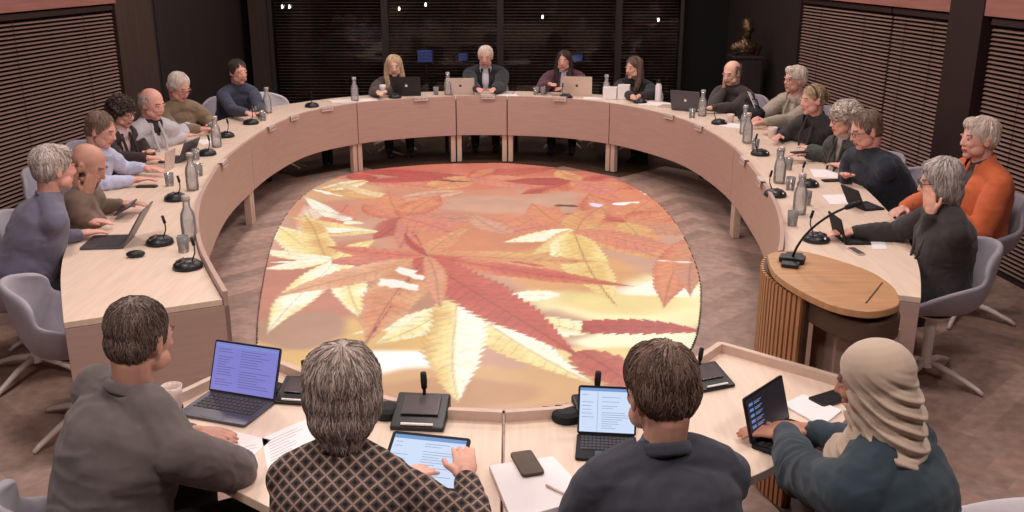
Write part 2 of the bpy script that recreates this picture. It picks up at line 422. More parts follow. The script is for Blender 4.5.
def lobe(c, t, wd, colr, edge=None, rib=None, serr=.16, base=.2, half=None, cv=.03):
    """one leaf lobe from floor point c to tip t (photo pixels on the floor), half width wd metres"""
    a = gp(*c, 0).to_2d(); b = gp(*t, 0).to_2d(); d = b-a; L = d.length; u = d/L
    rx = P[:, 0]-a.x; ry = P[:, 1]-a.y
    sel = np.nonzero((np.abs(rx) < L+wd+.1) & (np.abs(ry) < L+wd+.1))[0]
    rx = rx[sel]; ry = ry[sel]; p3 = P3[sel]
    s = (rx*u.x+ry*u.y)/L; w0 = -rx*u.y+ry*u.x; w = w0+cv*np.sin(np.clip(s, 0, 1)*PI*1.3+L*3)
    aw = np.abs(w); ss = np.clip(s, 0, 1)
    prof = wd*(base+(1-base)*np.sin(PI*np.clip(ss, 0, 1)**.8)**.75)*(1-ss**5)
    tooth = ((ss*L/.085+aw*2.5) % 1.0); prof = prof*(1-serr*tooth)*(1+.18*vn(p3*4+L*7))
    m = np.clip((prof-aw)/.010, 0, 1)*((s > 0) & (s < 1))
    vein = np.abs(((ss*L-aw*.8+.012*vn(p3*14))/.10) % 1.0-.5)*2
    e = LC(edge or colr); base_c = LC(colr)
    n1 = vn(p3*5+L*9); n2 = vn(p3*19+L); n3 = vn(p3*np.array([46, 46, 1])+3)
    k = np.clip(np.clip(aw/(prof+1e-4), 0, 1)**1.5*.8+.55*n1, 0, 1)[:, None]
    cc = base_c*(1-k)+e*k
    if half is not None:
        hh = (1/(1+np.exp(-w/.01)))[:, None]; cc = cc*(1-hh)+(LC(half)*(1+.1*n1[:, None]))*hh
    cc = cc*(1-.22*np.clip((vein-.78)*5, 0, 1)+.10*n2+.10*n3)[:, None]
    ed = np.clip(1-(prof-aw)/.022, 0, 1)[:, None]; cc = cc*(1-.28*ed*(n2[:, None] > -.2))
    r = np.clip(1-aw/.011, 0, 1)[:, None]; rc = LC(rib) if rib else base_c*.5
    cc = cc*(1-r*.8)+rc*r*.8
    m = m[:, None]; col[sel] = col[sel]*(1-m)+cc*m
Yw = (248, 222, 140); Wy = (255, 250, 222); Or = (224, 134, 84); Rd = (196, 68, 54); Pk = (218, 120, 96); DR = (166, 60, 52); Go = (226, 172, 92); Br = (204, 132, 100)
def leaf(c, tips):
    for t in tips: lobe(c, *t)
leaf((470, 178), [((330, 180), .26, Br, Pk), ((345, 172), .2, Rd, DR), ((560, 168), .22, (196, 88, 60), Rd), ((420, 192), .25, Or, Go), ((545, 190), .28, Pk, Or), ((500, 168), .14, Or, Rd)])
leaf((368, 182), [((440, 190), .2, Pk, Or), ((352, 174), .16, Rd, DR), ((455, 180), .16, Rd, Rd), ((310, 192), .16, Go, Wy)])
leaf((575, 182), [((650, 190), .24, Or, Rd), ((520, 196), .24, Rd, Or), ((640, 176), .16, Rd, Pk), ((500, 182), .2, Rd, DR), ((620, 200), .22, Pk, Or), ((560, 170), .14, Or, Go)])
leaf((400, 200), [((310, 190), .14, Go, Or), ((330, 184), .12, (240, 205, 150), Or), ((470, 192), .18, Br, (236, 190, 150)), ((360, 208), .2, (216, 140, 110), Or), ((450, 205), .2, (226, 158, 116), Pk)])
leaf((330, 238), [((300, 205), .20, (238, 206, 178), Or), ((345, 205), .20, Pk, Or)])
leaf((405, 219), [((362, 205), .2, Or, Rd), ((385, 192), .2, Or, Pk), ((440, 195), .22, Or, Rd), ((505, 222), .22, Br, Pk), ((372, 242), .2, (188, 78, 62), Pk), ((402, 252), .12, Pk, Br), ((465, 240), .2, Pk, Or)])
leaf((348, 222), [((300, 197), .10, Wy, (240, 206, 190)), ((362, 226), .08, Wy, Yw), ((318, 210), .1, Wy, Br)])
leaf((376, 234), [((285, 218), .12, Yw, Go), ((300, 228), .12, Wy, Yw), ((315, 236), .08, Yw, Or)])
leaf((508, 236), [((560, 205), .18, Or, Pk), ((620, 210), .16, Pk, Or), ((470, 214), .18, (214, 150, 116), Pk)])
# right hand orange leaf
leaf((624, 224), [((585, 194), .24, Or, Rd), ((655, 196), .24, Or, Pk), ((688, 214), .26, Or, Rd), ((560, 214), .26, Rd, Or), ((600, 248), .24, Or, Go), ((694, 238), .26, Br, Or), ((655, 262), .22, Go, Or)])
leaf((575, 232), [((528, 204), .24, Or, Pk), ((600, 208), .2, Or, Go), ((500, 244), .16, Wy, Yw), ((530, 258), .13, Yw, Go), ((672, 262), .26, Or, Go), ((700, 258), .22, Or, Pk)])
leaf((572, 236), [((548, 262), .13, Yw, Wy), ((617, 309), .22, (236, 190, 100), Yw, (150, 84, 50))])
leaf((690, 240), [((663, 312), .2, Or, (210, 96, 66)), ((694, 300), .16, Br, Or)])
# left yellow leaf
leaf((332, 262), [((270, 226), .22, Yw, Wy), ((300, 214), .14, Go, Yw), ((258, 250), .13, Wy, Yw), ((258, 270), .12, Wy, Yw), ((379, 240), .14, Yw, Go), ((368, 322), .16, Yw, Wy), ((268, 338), .17, Wy, Yw), ((420, 262), .16, Pk, (206, 92, 76))])
# lower pale leaf
leaf((453, 309), [((345, 338), .11, Wy, Yw), ((372, 348), .17, Yw, Wy), ((530, 322), .11, (250, 232, 170), Go), ((602, 388), .20, Yw, (240, 206, 120), (190, 140, 80), .16, .25, Wy)])
leaf((452, 302), [((461, 406), .22, Yw, Go, (210, 160, 90), .2, .5, Wy)])
lobe((585, 336), (518, 316), .20, Yw, Wy, None, .3); lobe((560, 298), (500, 296), .14, Wy, Yw)
lobe((582, 327), (706, 333), .15, (184, 70, 58), Rd, (140, 50, 44), .25, .8); lobe((584, 352), (640, 400), .22, (190, 78, 60), (206, 110, 84), None, .3)
# the large red leaf over it
leaf((425, 258), [((268, 302), .20, (222, 150, 104), (236, 176, 130)), ((322, 248), .16, (214, 104, 80), Or), ((362, 350), .24, (216, 132, 86), (228, 168, 112), (150, 80, 60)), ((470, 226), .14, (224, 150, 100), Or), ((600, 262), .20, (222, 140, 88), Go), ((640, 289), .17, (206, 84, 62), Or),
          ((578, 362), .27, (196, 76, 58), (208, 88, 66), (120, 60, 44), .2, .3), ((404, 232), .05, Rd, Rd), ((446, 312), .10, (226, 150, 112), Or)])
def streak(c, t, wd, cc):
    a = gp(*c, 0).to_2d(); b = gp(*t, 0).to_2d(); d = b-a; L = d.length; u = d/L
    rx = P[:, 0]-a.x; ry = P[:, 1]-a.y; s = (rx*u.x+ry*u.y)/L; w = np.abs(-rx*u.y+ry*u.x)
    m = (np.clip((wd*(1-np.abs(s*2-1)**3)*(1+.8*vn(P3*11))-w+.012*vn(P3*20))/.01, 0, 1)*((s > 0) & (s < 1)))[:, None]; col[:] = col*(1-m)+LC(cc)*m
for a in [((425, 258), (364, 348), .009, (130, 56, 44)), ((425, 258), (420, 244), .014, (190, 60, 50)), ((420, 244), (412, 233), .012, (190, 60, 50)), ((262, 264), (330, 262), .02, (255, 252, 240)), ((380, 280), (418, 292), .08, (250, 236, 222)), ((398, 268), (424, 282), .06, (252, 236, 220)), ((612, 206), (640, 203), .07, (252, 244, 240)), ((640, 192), (662, 198), .07, (250, 244, 250)), ((428, 181), (474, 183), .03, (60, 44, 44)), ((553, 206), (580, 208), .05, (80, 60, 60)), ((590, 204), (600, 208), .06, (226, 214, 246)), ((540, 168), (590, 173), .025, (110, 84, 74)), ((655, 262), (697, 264), .02, (252, 226, 200)), ((505, 262), (545, 268), .03, (200, 80, 60)), ((310, 190), (345, 198), .03, (250, 236, 220))]: streak(*a)
lum = col.mean(1, keepdims=True); col = np.clip((col*.88+lum*.12)*1.08+.004, 0, 1)
ny, nx = GX.shape; ins = inside.reshape(ny, nx)
idx = np.arange(ny*nx).reshape(ny, nx)
q = ins[:-1, :-1] & ins[1:, :-1] & ins[:-1, 1:] & ins[1:, 1:]
quads = np.stack([idx[:-1, :-1][q], idx[:-1, 1:][q], idx[1:, 1:][q], idx[1:, :-1][q]], 1)
usedv = np.unique(quads); rem = -np.ones(ny*nx, int); rem[usedv] = np.arange(len(usedv))
me = bpy.data.meshes.new('picture'); vv = np.stack([P[usedv, 0]+.3, P[usedv, 1]-7.8, np.full(len(usedv), .0125)], 1)
me.from_pydata(vv.tolist(), [], rem[quads].tolist()); setcol(me, np.clip(col[usedv], 0, 1))
mm = mat('led_picture', (200, 150, 100), .4, var=0, attr='tint', emit=1)
nt = mm.node_tree; bs = nt.nodes['Principled BSDF']; vc = [x for x in nt.nodes if x.type == 'VERTEX_COLOR'][0]
for l in list(nt.links):
    if l.to_socket == bs.inputs['Base Color']: nt.links.remove(l)
bs.inputs['Base Color'].default_value = (.05, .045, .045, 1); nt.links.new(vc.outputs[0], bs.inputs['Emission Color']); bs.inputs['Emission Strength'].default_value = .93
me.materials.append(mm); me.update(); o = bpy.data.objects.new('picture', me); C.objects.link(o); o.parent = root

# ------------------------------------------------------------ DESKS
inner_px = [(228, 291), (205, 250), (199, 225), (200, 205), (205, 190), (220, 165), (240, 147), (270, 127), (308, 111.5), (357, 103), (400, 99), (456, 96.2), (507, 96.2), (560, 98), (610, 103), (650, 110.5), (690, 122), (730, 145), (757, 175), (770, 195), (778, 215), (780, 235), (777, 252), (768, 272)]
ipts = [gp(*p, .78).to_2d() for p in inner_px]
inner = crom(ipts, 8)
for _ in range(3):
    inner = [inner[0]]+[(inner[i-1]+inner[i]*2+inner[i+1])/4 for i in range(1, len(inner)-1)]+[inner[-1]]
def normals(pl):
    out = []
    for i in range(len(pl)):
        d = (pl[min(i+1, len(pl)-1)]-pl[max(i-1, 0)]).normalized(); out.append(V((-d.y, d.x)))
    return out
inn = normals(inner)          # left of travel = outward (path runs left->far->right clockwise)
def nearest(px, py):
    q = gp(px, py, .78).to_2d(); return min(range(len(inner)), key=lambda i: (inner[i]-q).length)
DEP = .74
def strip(mb, pl, nn, a, b, z0, z1, mi=0):
    """solid band between offsets a..b along a polyline, z0..z1"""
    k = len(pl); vs = []
    for p, n in zip(pl, nn):
        for o_, z in ((a, z0), (b, z0), (b, z1), (a, z1)): q = p+n*o_; vs.append((q.x, q.y, z))
    fs = [(0, 1, 2, 3), tuple(4*(k-1)+i for i in (3, 2, 1, 0))]
    for i in range(k-1):
        for e in range(4): fs.append((4*i+e, 4*i+(e+1) % 4, 4*i+4+(e+1) % 4, 4*i+4+e))
    return mb.add(vs, fs, mi)
def trimmed(i0, i1, gap=.006):
    pl = [V(p) for p in inner[i0:i1+1]]; nn = inn[i0:i1+1]
    pl[0] = pl[0]+(pl[1]-pl[0]).normalized()*gap; pl[-1] = pl[-1]+(pl[-2]-pl[-1]).normalized()*gap
    return pl, nn
def desk(i0, i1, label, end0=False, end1=False, zb=.32, group=None):
    pl, nn = trimmed(i0, i1)
    c = sum(pl, V((0, 0)))/len(pl); root = empty('conference_desk', (c.x, c.y, 0), 0, label, 'desk', group)
    pl = [p-c for p in pl]
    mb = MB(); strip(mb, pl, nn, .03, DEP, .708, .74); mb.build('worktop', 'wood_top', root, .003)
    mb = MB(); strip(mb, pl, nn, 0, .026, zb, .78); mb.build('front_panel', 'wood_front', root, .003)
    for (k, e) in ((0, end0), (len(pl)-1, end1)):
        s = 1 if k == 0 else -1; t = (pl[k+s]-pl[k]).normalized(); n = nn[k]; n = V((-t.y, t.x))*s
        if e:
            A = pl[k]; B = pl[k]+n*DEP; q = t*.03
            MB().prism([A, B, B+q, A+q], 0, .706).build('end_panel', 'wood_front', root, .003)
        else:
            for off, w in ((.03, .1), (DEP-.14, .07)):
                A = pl[k]+n*off+t*.002; MB().prism([A, A+n*.06, A+n*.06+t*w*.55, A+t*w*.55], 0, .706).build('leg', 'wood_edge' if off < .1 else 'blackmat', root, .004)
    return root
s1 = nearest(254, 138); s2 = nearest(357, 103); s3 = nearest(456, 96); s4 = nearest(507, 96); s5 = nearest(610, 103); s6 = nearest(732, 147)
desk(0, s1, 'long curved maple desk along the left, near end to the floor', end0=True)
desk(s1, s2, 'curved maple desk at far left bend, in front of the empty chair')
desk(s2, s3, 'curved maple desk in front of the blonde woman')
desk(s3, s4, 'short middle maple desk in front of the suited white-haired man')
desk(s4, s5, 'curved maple desk in front of the woman in burgundy')
desk(s5, s6, 'curved maple desk at far right bend, before the man in dark sweater')
desk(s6, len(inner)-1, 'long curved maple desk along the right, behind the lectern', end1=True)
def ringpos(px, py, z=.74): return gp(px, py, z)

# near desks: straight rim on the ends
def near_desk(outer, rim, label, seam):
    c = V((sum(p[0] for p in outer)/len(outer), sum(p[1] for p in outer)/len(outer)))
    root = empty('conference_desk', (c.x, c.y, 0), 0, label, 'desk')
    MB().prism([(p[0]-c.x, p[1]-c.y) for p in outer], .705, .74).build('worktop', 'wood_top', root, .003)
    rl = [V(p)-c for p in rim]; nn = normals(rl)
    # mitre
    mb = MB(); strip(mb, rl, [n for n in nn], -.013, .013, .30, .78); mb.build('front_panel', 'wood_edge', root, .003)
    for p in (outer[0], outer[-1], outer[len(outer)//2]):
        q = V((p[0], p[1])); q = q+(c-q)*.18-c
        MB().box((q.x, q.y, .352), (.06, .06, .704)).build('leg', 'wood_edge', root, .004)
    return root
Lc = [(-.035, 3.1), (-.23, 3.12), (-.45, 3.2), (-.64, 3.31), (-.82, 3.44), (-1.03, 3.61)]
Rc = [(-.025, 3.1), (.18, 3.13), (.38, 3.25), (.56, 3.39), (.73, 3.54), (.885, 3.735)]
oc = [(-1.36, 3.05), (-1.15, 2.86), (-.91, 2.66), (-.72, 2.52), (-.4, 2.42), (-.035, 2.37)]
od = [(1.37, 3.3), (1.17, 3.06), (.98, 2.89), (.84, 2.76), (.5, 2.52), (.2, 2.4), (-.025, 2.37)]
near_desk(Lc+oc, Lc+[(-1.03-.01, 3.6), (-1.37, 3.06)], 'near maple desk on the left, with the open laptop and mug', 0)
near_desk(Rc+od, Rc+[(.895, 3.73), (1.38, 3.31)], 'near maple desk on the right, under the two tablets and notebook', 1)

# ------------------------------------------------------------ LECTERN
lp = [(768, 258.7), (770, 253), (783, 251.2), (800, 250.5), (830, 257.5), (868, 270), (890.5, 284), (899, 296), (898, 305), (880, 310.5), (860, 310.5), (830, 304), (798, 289), (775, 273)]
lt = [gp(px, py, 1.05).to_2d() for px, py in lp]; lo = crom(lt, 5, True); lc = sum(lo, V((0, 0)))/len(lo)
root = empty('lectern', (lc.x, lc.y, 0), 0, 'oak lectern with oval top and slatted curved front, beside the right desk end', 'lectern')
lo = [p-lc for p in lo]
MB().prism(lo, 1.018, 1.05).build('top', 'oak', root, .006)
sh_ = [p*.86+V((.04, -.03)) for p in lo]
MB().prism(sh_, .90, .99).build('shelf', 'oak_dark', root, .008)
# slatted front follows the left side of the oval
lw = [gp(px, py, .98).to_2d()-lc for px, py in [(783, 257), (771, 262), (766.5, 269), (769, 278), (778, 287), (790, 295), (808, 304)]]
lw = crom(lw, 24)
Lw = [0]
for i in range(len(lw)-1): Lw.append(Lw[-1]+(lw[i+1]-lw[i]).length)
def at_(t):
    i = min(len(lw)-2, max(0, next((k for k in range(len(Lw)-1) if Lw[k+1] >= t), len(lw)-2))); f_ = (t-Lw[i])/(Lw[i+1]-Lw[i]+1e-9); return lw[i]*(1-f_)+lw[i+1]*f_
nst = int(Lw[-1]/.0155); lw = [at_(Lw[-1]*k/nst) for k in range(nst+1)]; ln = normals(lw)
mb = MB(); strip(mb, lw, ln, -.012, .012, .02, 1.012)
acc = 0
for i in range(len(lw)-1):
    d = lw[i+1]-lw[i]; n = ln[i]; k = 1 if i % 2 == 0 else 0
    for j in range(k):
        q = lw[i]+d*((j+.5)/k)
        for sgn in (-1, 1):
            R = Matrix(((d.normalized().x, n.x, 0), (d.normalized().y, n.y, 0), (0, 0, 1)))
            mb.box((q.x+n.x*.019*sgn, q.y+n.y*.019*sgn, .51), (.020, .016, .99), R, 1)
mb.build('slatted_front', ['oak_dark', 'oak_slat'], root)
MB().box((.12, -.03, .46), (.26, .3, .86)).build('cabinet', 'wood_front', root, .004)
a_, b_ = gp(882, 283, 1.051)-V((lc.x, lc.y, 0)), gp(866, 303, 1.051)-V((lc.x, lc.y, 0))
MB().tube([a_, b_], .003, 6).build('pen_groove', 'oak_dark', root)
a_ = gp(762, 350, 0); MB().prism([p*.9 for p in lo], 0, .02).build('base', 'oak_dark', root, .004)
# ------------------------------------------------------------ CHAIR
def make_chair(fab):
    root = empty('swivel_chair', (0, 0, 0), 0, None, 'chair')
    prof = [(.27, .44, .19), (.25, .455, .225), (.12, .44, .25), (0, .43, .262), (-.12, .435, .265), (-.19, .47, .265), (-.235, .56, .262), (-.265, .68, .25), (-.29, .79, .225), (-.30, .845, .18)]
    n = 12; vs = []; fs = []
    for k, (y, z, w) in enumerate(prof):
        t = k/(len(prof)-1)
        for i in range(n+1):
            s = -1+2*i/n; e = abs(s)**3.
            arm = .23*max(0, math.sin(PI*min(1, max(0, (t-.08)/.75))))**.8
            fw = .20*max(0, t-.35)/.65*(1-.35*max(0, t-.8)/.2)
            dn = .05*e*max(0, t-.85)/.15
            vs.append((s*w*(1+.08*e), y+fw*abs(s)**2.4, z+arm*e-dn))
    for k in range(len(prof)-1):
        for i in range(n): fs.append((k*(n+1)+i, k*(n+1)+i+1, (k+1)*(n+1)+i+1, (k+1)*(n+1)+i))
    mb = MB().add(vs, fs); o = mb.build('seat_shell', fab, root, smooth=True)
    s = o.modifiers.new('so', 'SOLIDIFY'); s.thickness = .038; s.offset = 0; b = o.modifiers.new('su', 'SUBSURF'); b.levels = 2; b.render_levels = 2
    MB().lathe([(.10, .40), (.11, .415), (.03, .39), (.028, .13), (.045, .12), (.045, .085)][::-1], 16).build('column', 'white_metal', root, smooth=False)
    for k in range(4):
        a = PI/4+k*PI/2; c, s_ = math.cos(a), math.sin(a)
        MB().tube([(c*.03, s_*.03, .11), (c*.16, s_*.16, .085), (c*.30, s_*.30, .035), (c*.335, s_*.335, .014)], [.02, .018, .014, .012], 8).build('leg', 'white_metal', root, smooth=True)
    return root
chA = make_chair('chair'); uA = []
chB = make_chair('chair_light'); uB = []
def hd(deg): return -math.radians(deg)     # heading (0 = away, clockwise) to rotation about z

# ------------------------------------------------------------ PEOPLE
HAIRMAT = {}
PEOPLE = []
def hairmat():
    if 'h' not in HAIRMAT: HAIRMAT['h'] = mat('hair', (120, 110, 105), .5, var=.06, scale=60, attr='tint', spec=.35)
    return HAIRMAT['h']
SK = {'fair': skin((226, 172, 152)), 'mid': skin((198, 148, 130)), 'pale': skin((232, 184, 164)), 'tan': skin((190, 134, 112)), 'pink': skin((220, 164, 150))}
LIP = mat('lips', (176, 100, 92), .45, var=.03)
BROW = mat('brow', (96, 78, 68), .8, var=.1)

def person(label, head, z, body, look=None, pitch=10, roll=0, skin_='fair', hair='short', hc=(120, 110, 105), hc2=None, top=(60, 60, 64), topkind='sweater', shirt=None, trousers=(34, 34, 40),
           lean=.22, hw=None, hands=None, elbows=None, cheek=None, vox=.0085, hs=1.0, bs=1.0, glasses=False, pelvis=None, raw=None, belly=0., topmat=None, curl=.5, hdir=(None, None), dz=0, beard=None, seatdrop=0, fold=.006, neck=.160, strand_r=None, sdz=(0, 0)):
    look = body if look is None else look
    Hc = raw if raw is not None else gp(head[0], head[1], z)
    b = math.radians(body); f = V((math.sin(b), math.cos(b), 0)); r = V((math.cos(b), -math.sin(b), 0)); U = V((0, 0, 1))
    # base
    Pz = .56-seatdrop
    pel = V((Hc.x, Hc.y, 0))-f*lean if pelvis is None else V((pelvis[0], pelvis[1], 0))
    root = empty('person', (pel.x, pel.y, 0), 0, label, 'person')
    Hl = Hc-V((pel.x, pel.y, 0))                      # head centre local to root (root unrotated)
    pelv = V((0, 0, Pz))
    g = math.radians(look); pt = math.radians(pitch); rl = math.radians(roll)
    hf = V((math.sin(g), math.cos(g), 0)); hr = V((math.cos(g), -math.sin(g), 0))
    RM = Matrix((hr, hf, U)).transposed()             # columns: right, forward, up
    RM = RM @ Matrix.Rotation(-pt, 3, 'X') @ Matrix.Rotation(rl, 3, 'Y')
    def hp(x, y, zz): return Hl+RM @ (V((x, y, zz))*hs)
    neckb = Hl-f*.045-U*neck*((1+hs)/2)+(hp(0, 0, 0)-Hl)*0
    w = bs*(hw or .19)                                  # shoulder half width
    sh_c = neckb-U*.045-f*.01
    mid = (pelv+sh_c)/2-f*.035
    def spine(t):
        return pelv*(1-t)**2+mid*2*t*(1-t)+sh_c*t*t
    def torso(mb, inf, tol=1.0, upto=1.0, low=0.):
        prs = [(-.06, .15, .115), (.0, .175+belly*.2, .135+belly*.3), (.2, .165+belly*.4, .125+belly), (.42, .16+belly*.3, .118+belly*.8), (.65, .178, .122), (.84, .185, .112), (.96, .16, .085), (1.02, .10, .06)]
        rings = []
        for t, rx, ry in prs:
            c = spine(max(t, 0)) if t >= 0 else pelv-U*.05
            if t > 1: c = sh_c+U*.012
            d = (spine(min(1, max(t, 0)+.05))-spine(max(0, t-.05))).normalized()
            fy = r.cross(d)*-1
            fy = d.cross(r)
            if fy.dot(f) < 0: fy = -fy
            rings.append((c, rx*bs+inf, ry*bs+inf, fy))
        n = 24; vs = []; fs = []
        for c, rx, ry, fy in rings:
            for i in range(n):
                a = 2*PI*i/n; ca, sa = math.cos(a), math.sin(a)
                ca = math.copysign(abs(ca)**.85, ca); vs.append(c+r*rx*ca+fy*ry*sa)
        for j in range(len(rings)-1):
            for i in range(n): fs.append((j*n+i, j*n+(i+1) % n, (j+1)*n+(i+1) % n, (j+1)*n+i))
        fs.append(tuple(range(n))[::-1]); fs.append(tuple((len(rings)-1)*n+i for i in range(n)))
        mb.add(vs, fs)
        # trapezius
        mb.chain([neckb+U*.0, sh_c+r*w*.5+U*.005, sh_c+r*w*.80-U*(.014-sdz[1])], [.056+inf, .054+inf, .046*bs+inf])
        mb.chain([neckb+U*.0, sh_c-r*w*.5+U*.005, sh_c-r*w*.80-U*(.014-sdz[0])], [.056+inf, .054+inf, .046*bs+inf])
    # arms
    arms = []
    for si, sd in ((0, -1), (1, 1)):                   # left, right
        S = sh_c+r*w*.93*sd-U*(.035-sdz[si])
        hand = hands[si] if hands and hands[si] is not None else None
        if cheek == sd:
            Wp = hp(.060*sd, .070, -.15)
            hdr = (hp(.060*sd, .070, -.01)-Wp).normalized(); nn_ = (hr*sd*.8+hf*.7)
        elif hand is not None:
            Wp = V(hand)-V((pel.x, pel.y, 0)); hdr = None
        else:
            Wp = pelv+f*(.36)+r*sd*.10; Wp.z = .79; hdr = None
        L1, L2 = .30*bs, .265*bs
        d = Wp-S
        if d.length > (L1+L2)*.985:
            ex = d.length/(L1+L2)/.985
            if ex > 1.25 and cheek != sd: Wp = S+d*(1.25/ex); d = Wp-S; ex = 1.25
            L1 *= ex; L2 *= ex
        pole = elbows[si] if elbows and elbows[si] is not None else None
        D = d.length; ca = (L1*L1+D*D-L2*L2)/(2*L1*D); ca = max(-1, min(1, ca)); u = d.normalized()
        if pole is not None: pv = (V(pole)-V((pel.x, pel.y, 0)))-S
        else: pv = r*sd*.45-U*1.0-f*.35
        if cheek == sd and pole is None: pv = f*.6-U*1.+r*sd*.5
        pv = (pv-u*pv.dot(u)).normalized()
        E = S+u*L1*ca+pv*L1*math.sqrt(max(0, 1-ca*ca))
        if E.z < .765 and hand is not None and Wp.z < 1. and (E.to_2d()-S.to_2d()).length > .12: E.z = .785
        if hdr is None:
            if hdir[si] is not None: hdr = V(hdir[si]).normalized()
            else:
                hdr = (Wp-E); hdr.z *= .3; hdr = hdr.normalized()
            nn_ = U
        arms.append((sd, S, E, Wp, hdr, nn_))
    def hand_(mb, sd, Wp, hdr, up):
        sidev = hdr.cross(up).normalized()*1.0          # points to the right of hand direction
        up = sidev.cross(hdr).normalized()
        th = -sd                                        # thumb on inner side
        R = Matrix((sidev, hdr, up)).transposed()
        mb.ell(Wp+hdr*.05, (.040, .050, .0155), R, 14)
        mb.chain([Wp, Wp+hdr*.03], [.026, .024], 10)
        for k, (off, ln_) in enumerate([(-.028, .062), (-.0095, .075), (.0095, .081), (.029, .072)]):
            off *= 1; off_ = off*(-th if True else 1)*-1
            p0 = Wp+hdr*.085+sidev*(-off*th*-1)
            fan = sidev*(-off*th*-1)*.5
            dd = (hdr+fan*3).normalized(); c1 = curl*.7
            p1 = p0+(dd*math.cos(c1*.5)-up*math.sin(c1*.5))*ln_*.45
            p2 = p1+(dd*math.cos(c1*1.1)-up*math.sin(c1*1.1))*ln_*.3
            p3 = p2+(dd*math.cos(c1*1.6)-up*math.sin(c1*1.6))*ln_*.25
            mb.chain([p0-hdr*.02, p0, p1, p2, p3], [.0095, .0092, .0085, .0078, .0068], 8)
        q = Wp+hdr*.03+sidev*th*.028
        q1 = q+(hdr*.7+sidev*th*.7)*.042; q2 = q1+(hdr*.92+sidev*th*.2-up*.2)*.032
        mb.chain([q-hdr*.01, q, q1, q2], [.013, .0135, .0105, .0085], 8)
    # ---- body
    mb = MB(); torso(mb, -.006)
    n0 = neckb-U*.02; n1 = hp(0, -.03, -.06)
    mb.chain([n0, (n0+n1)/2+f*.0, n1], [.060, .054*hs, .055*hs], 16)
    def hell(c, rr, rot=None):
        R2 = RM @ rot if rot else RM
        mb.ell(hp(*c), tuple(x*hs for x in rr), R2, 20)
    hell((0, -.012, .036), (.074, .092, .080)); hell((0, .02, .0), (.066, .075, .085)); hell((0, .03, -.045), (.056, .06, .062)); hell((0, .06, -.088), (.028, .027, .022))
    for sd in (-1, 1):
        hell((.028*sd, .066, -.02), (.026, .024, .026)); hell((.046*sd, .03, -.06), (.022, .04, .03))
        hell((.076*sd, -.004, -.008), (.008, .018, .031), Matrix.Rotation(.35*sd, 3, 'Z')); hell((.079*sd, -.010, .012), (.008, .015, .014))
        hell((.030*sd, .083, .026), (.024, .010, .007)); hell((.031*sd, .0785, .010), (.013, .012, .009))
    mb.chain([hp(0, .086, .02), hp(0, .096, -.004), hp(0, .104, -.022)], [.008*hs, .009*hs, .011*hs], 10)
    hell((.010, .093, -.026), (.008, .010, .007)); hell((-.010, .093, -.026), (.008, .010, .007))
    hell((0, .087, -.052), (.024, .010, .006)); hell((0, .085, -.062), (.020, .010, .007))
    for sd, S, E, Wp, hdr, nn_ in arms:
        mb.chain([S, S*.5+E*.5, E], [.052*bs, .046*bs, .040*bs]); mb.chain([E, E*.6+Wp*.4, Wp], [.040*bs, .038*bs, .026], 12)
        hand_(mb, sd, Wp, hdr, nn_)
    hips = [(pelv-U*.02+r*.09*sd, sd) for sd in (-1, 1)]
    legs = []
    for h, sd in hips:
        K = h+f*.42+r*.04*sd; K.z = .50; A = K+f*.0-U*.40; A.z = .09; legs.append((h, K, A, sd))
    for h, K, A, sd in legs:
        mb.chain([h, (h+K)/2, K], [.085, .07, .055]); mb.chain([K, K*.6+A*.4, A], [.052, .05, .036]); mb.chain([A-U*.03, A+f*.12-U*.055], [.036, .028])
    me = fuse(mb, vox*.75 if vox < .008 else vox, 2)
    me.materials.append(SK[skin_]); me.materials.append(M['eye_white']); me.materials.append(M['eye_dark']); me.materials.append(LIP); me.materials.append(BROW)
    fc = fcent(me); RI = np.array(RM.inverted()); loc = (fc-np.array(Hl))@RI.T/hs
    mi = np.zeros(len(fc), np.int32)
    for sd in (-1, 1):
        ex = (loc[:, 0]-.031*sd)/.013; ez = (loc[:, 2]-.010)/.0062; fr = loc[:, 1] > .07
        mi[(ex**2+ez**2 < 1) & fr] = 1; mi[((loc[:, 0]-.031*sd)**2+(loc[:, 2]-.010)**2 < .0058**2) & fr] = 2
        mi[(np.abs(loc[:, 0]-.031*sd) < .020) & (np.abs(loc[:, 2]-.030-.002*np.cos((loc[:, 0]-.031*sd)*80)) < .0036) & fr] = 4
    mi[(np.abs(loc[:, 0]) < .024) & (np.abs(loc[:, 2]+.057) < .0085) & (loc[:, 1] > .082)] = 3
    me.polygons.foreach_set('material_index', mi)
    bo = finish(me, 'body', [], root)
    # ---- trousers, shoes
    tm = MB()
    for h, K, A, sd in legs:
        tm.chain([h, (h+K)/2, K], [.102, .088, .070]); tm.chain([K, K*.5+A*.5, A], [.070, .062, .052])
    tm.ell(pelv-U*.01, (.18*bs, .14*bs, .12), Matrix((r, f, U)).transposed())
    finish(fuse(tm, .014, 3), 'trousers', mat('trousers', trousers, .8, var=.08, bump=.2, bscale=300), root)
    for h, K, A, sd in legs:
        sm_ = MB(); sm_.chain([A-U*.045-f*.04, A-U*.05+f*.06, A-U*.058+f*.17], [.043, .042, .032])
        finish(fuse(sm_, .010, 3), 'shoe', 'black', root)
    # ---- top garment
    thick = {'suit': .026, 'jacket': .026, 'sweater': .018, 'shirt': .014, 'cardigan': .022}[topkind]
    gm = MB(); torso(gm, thick)
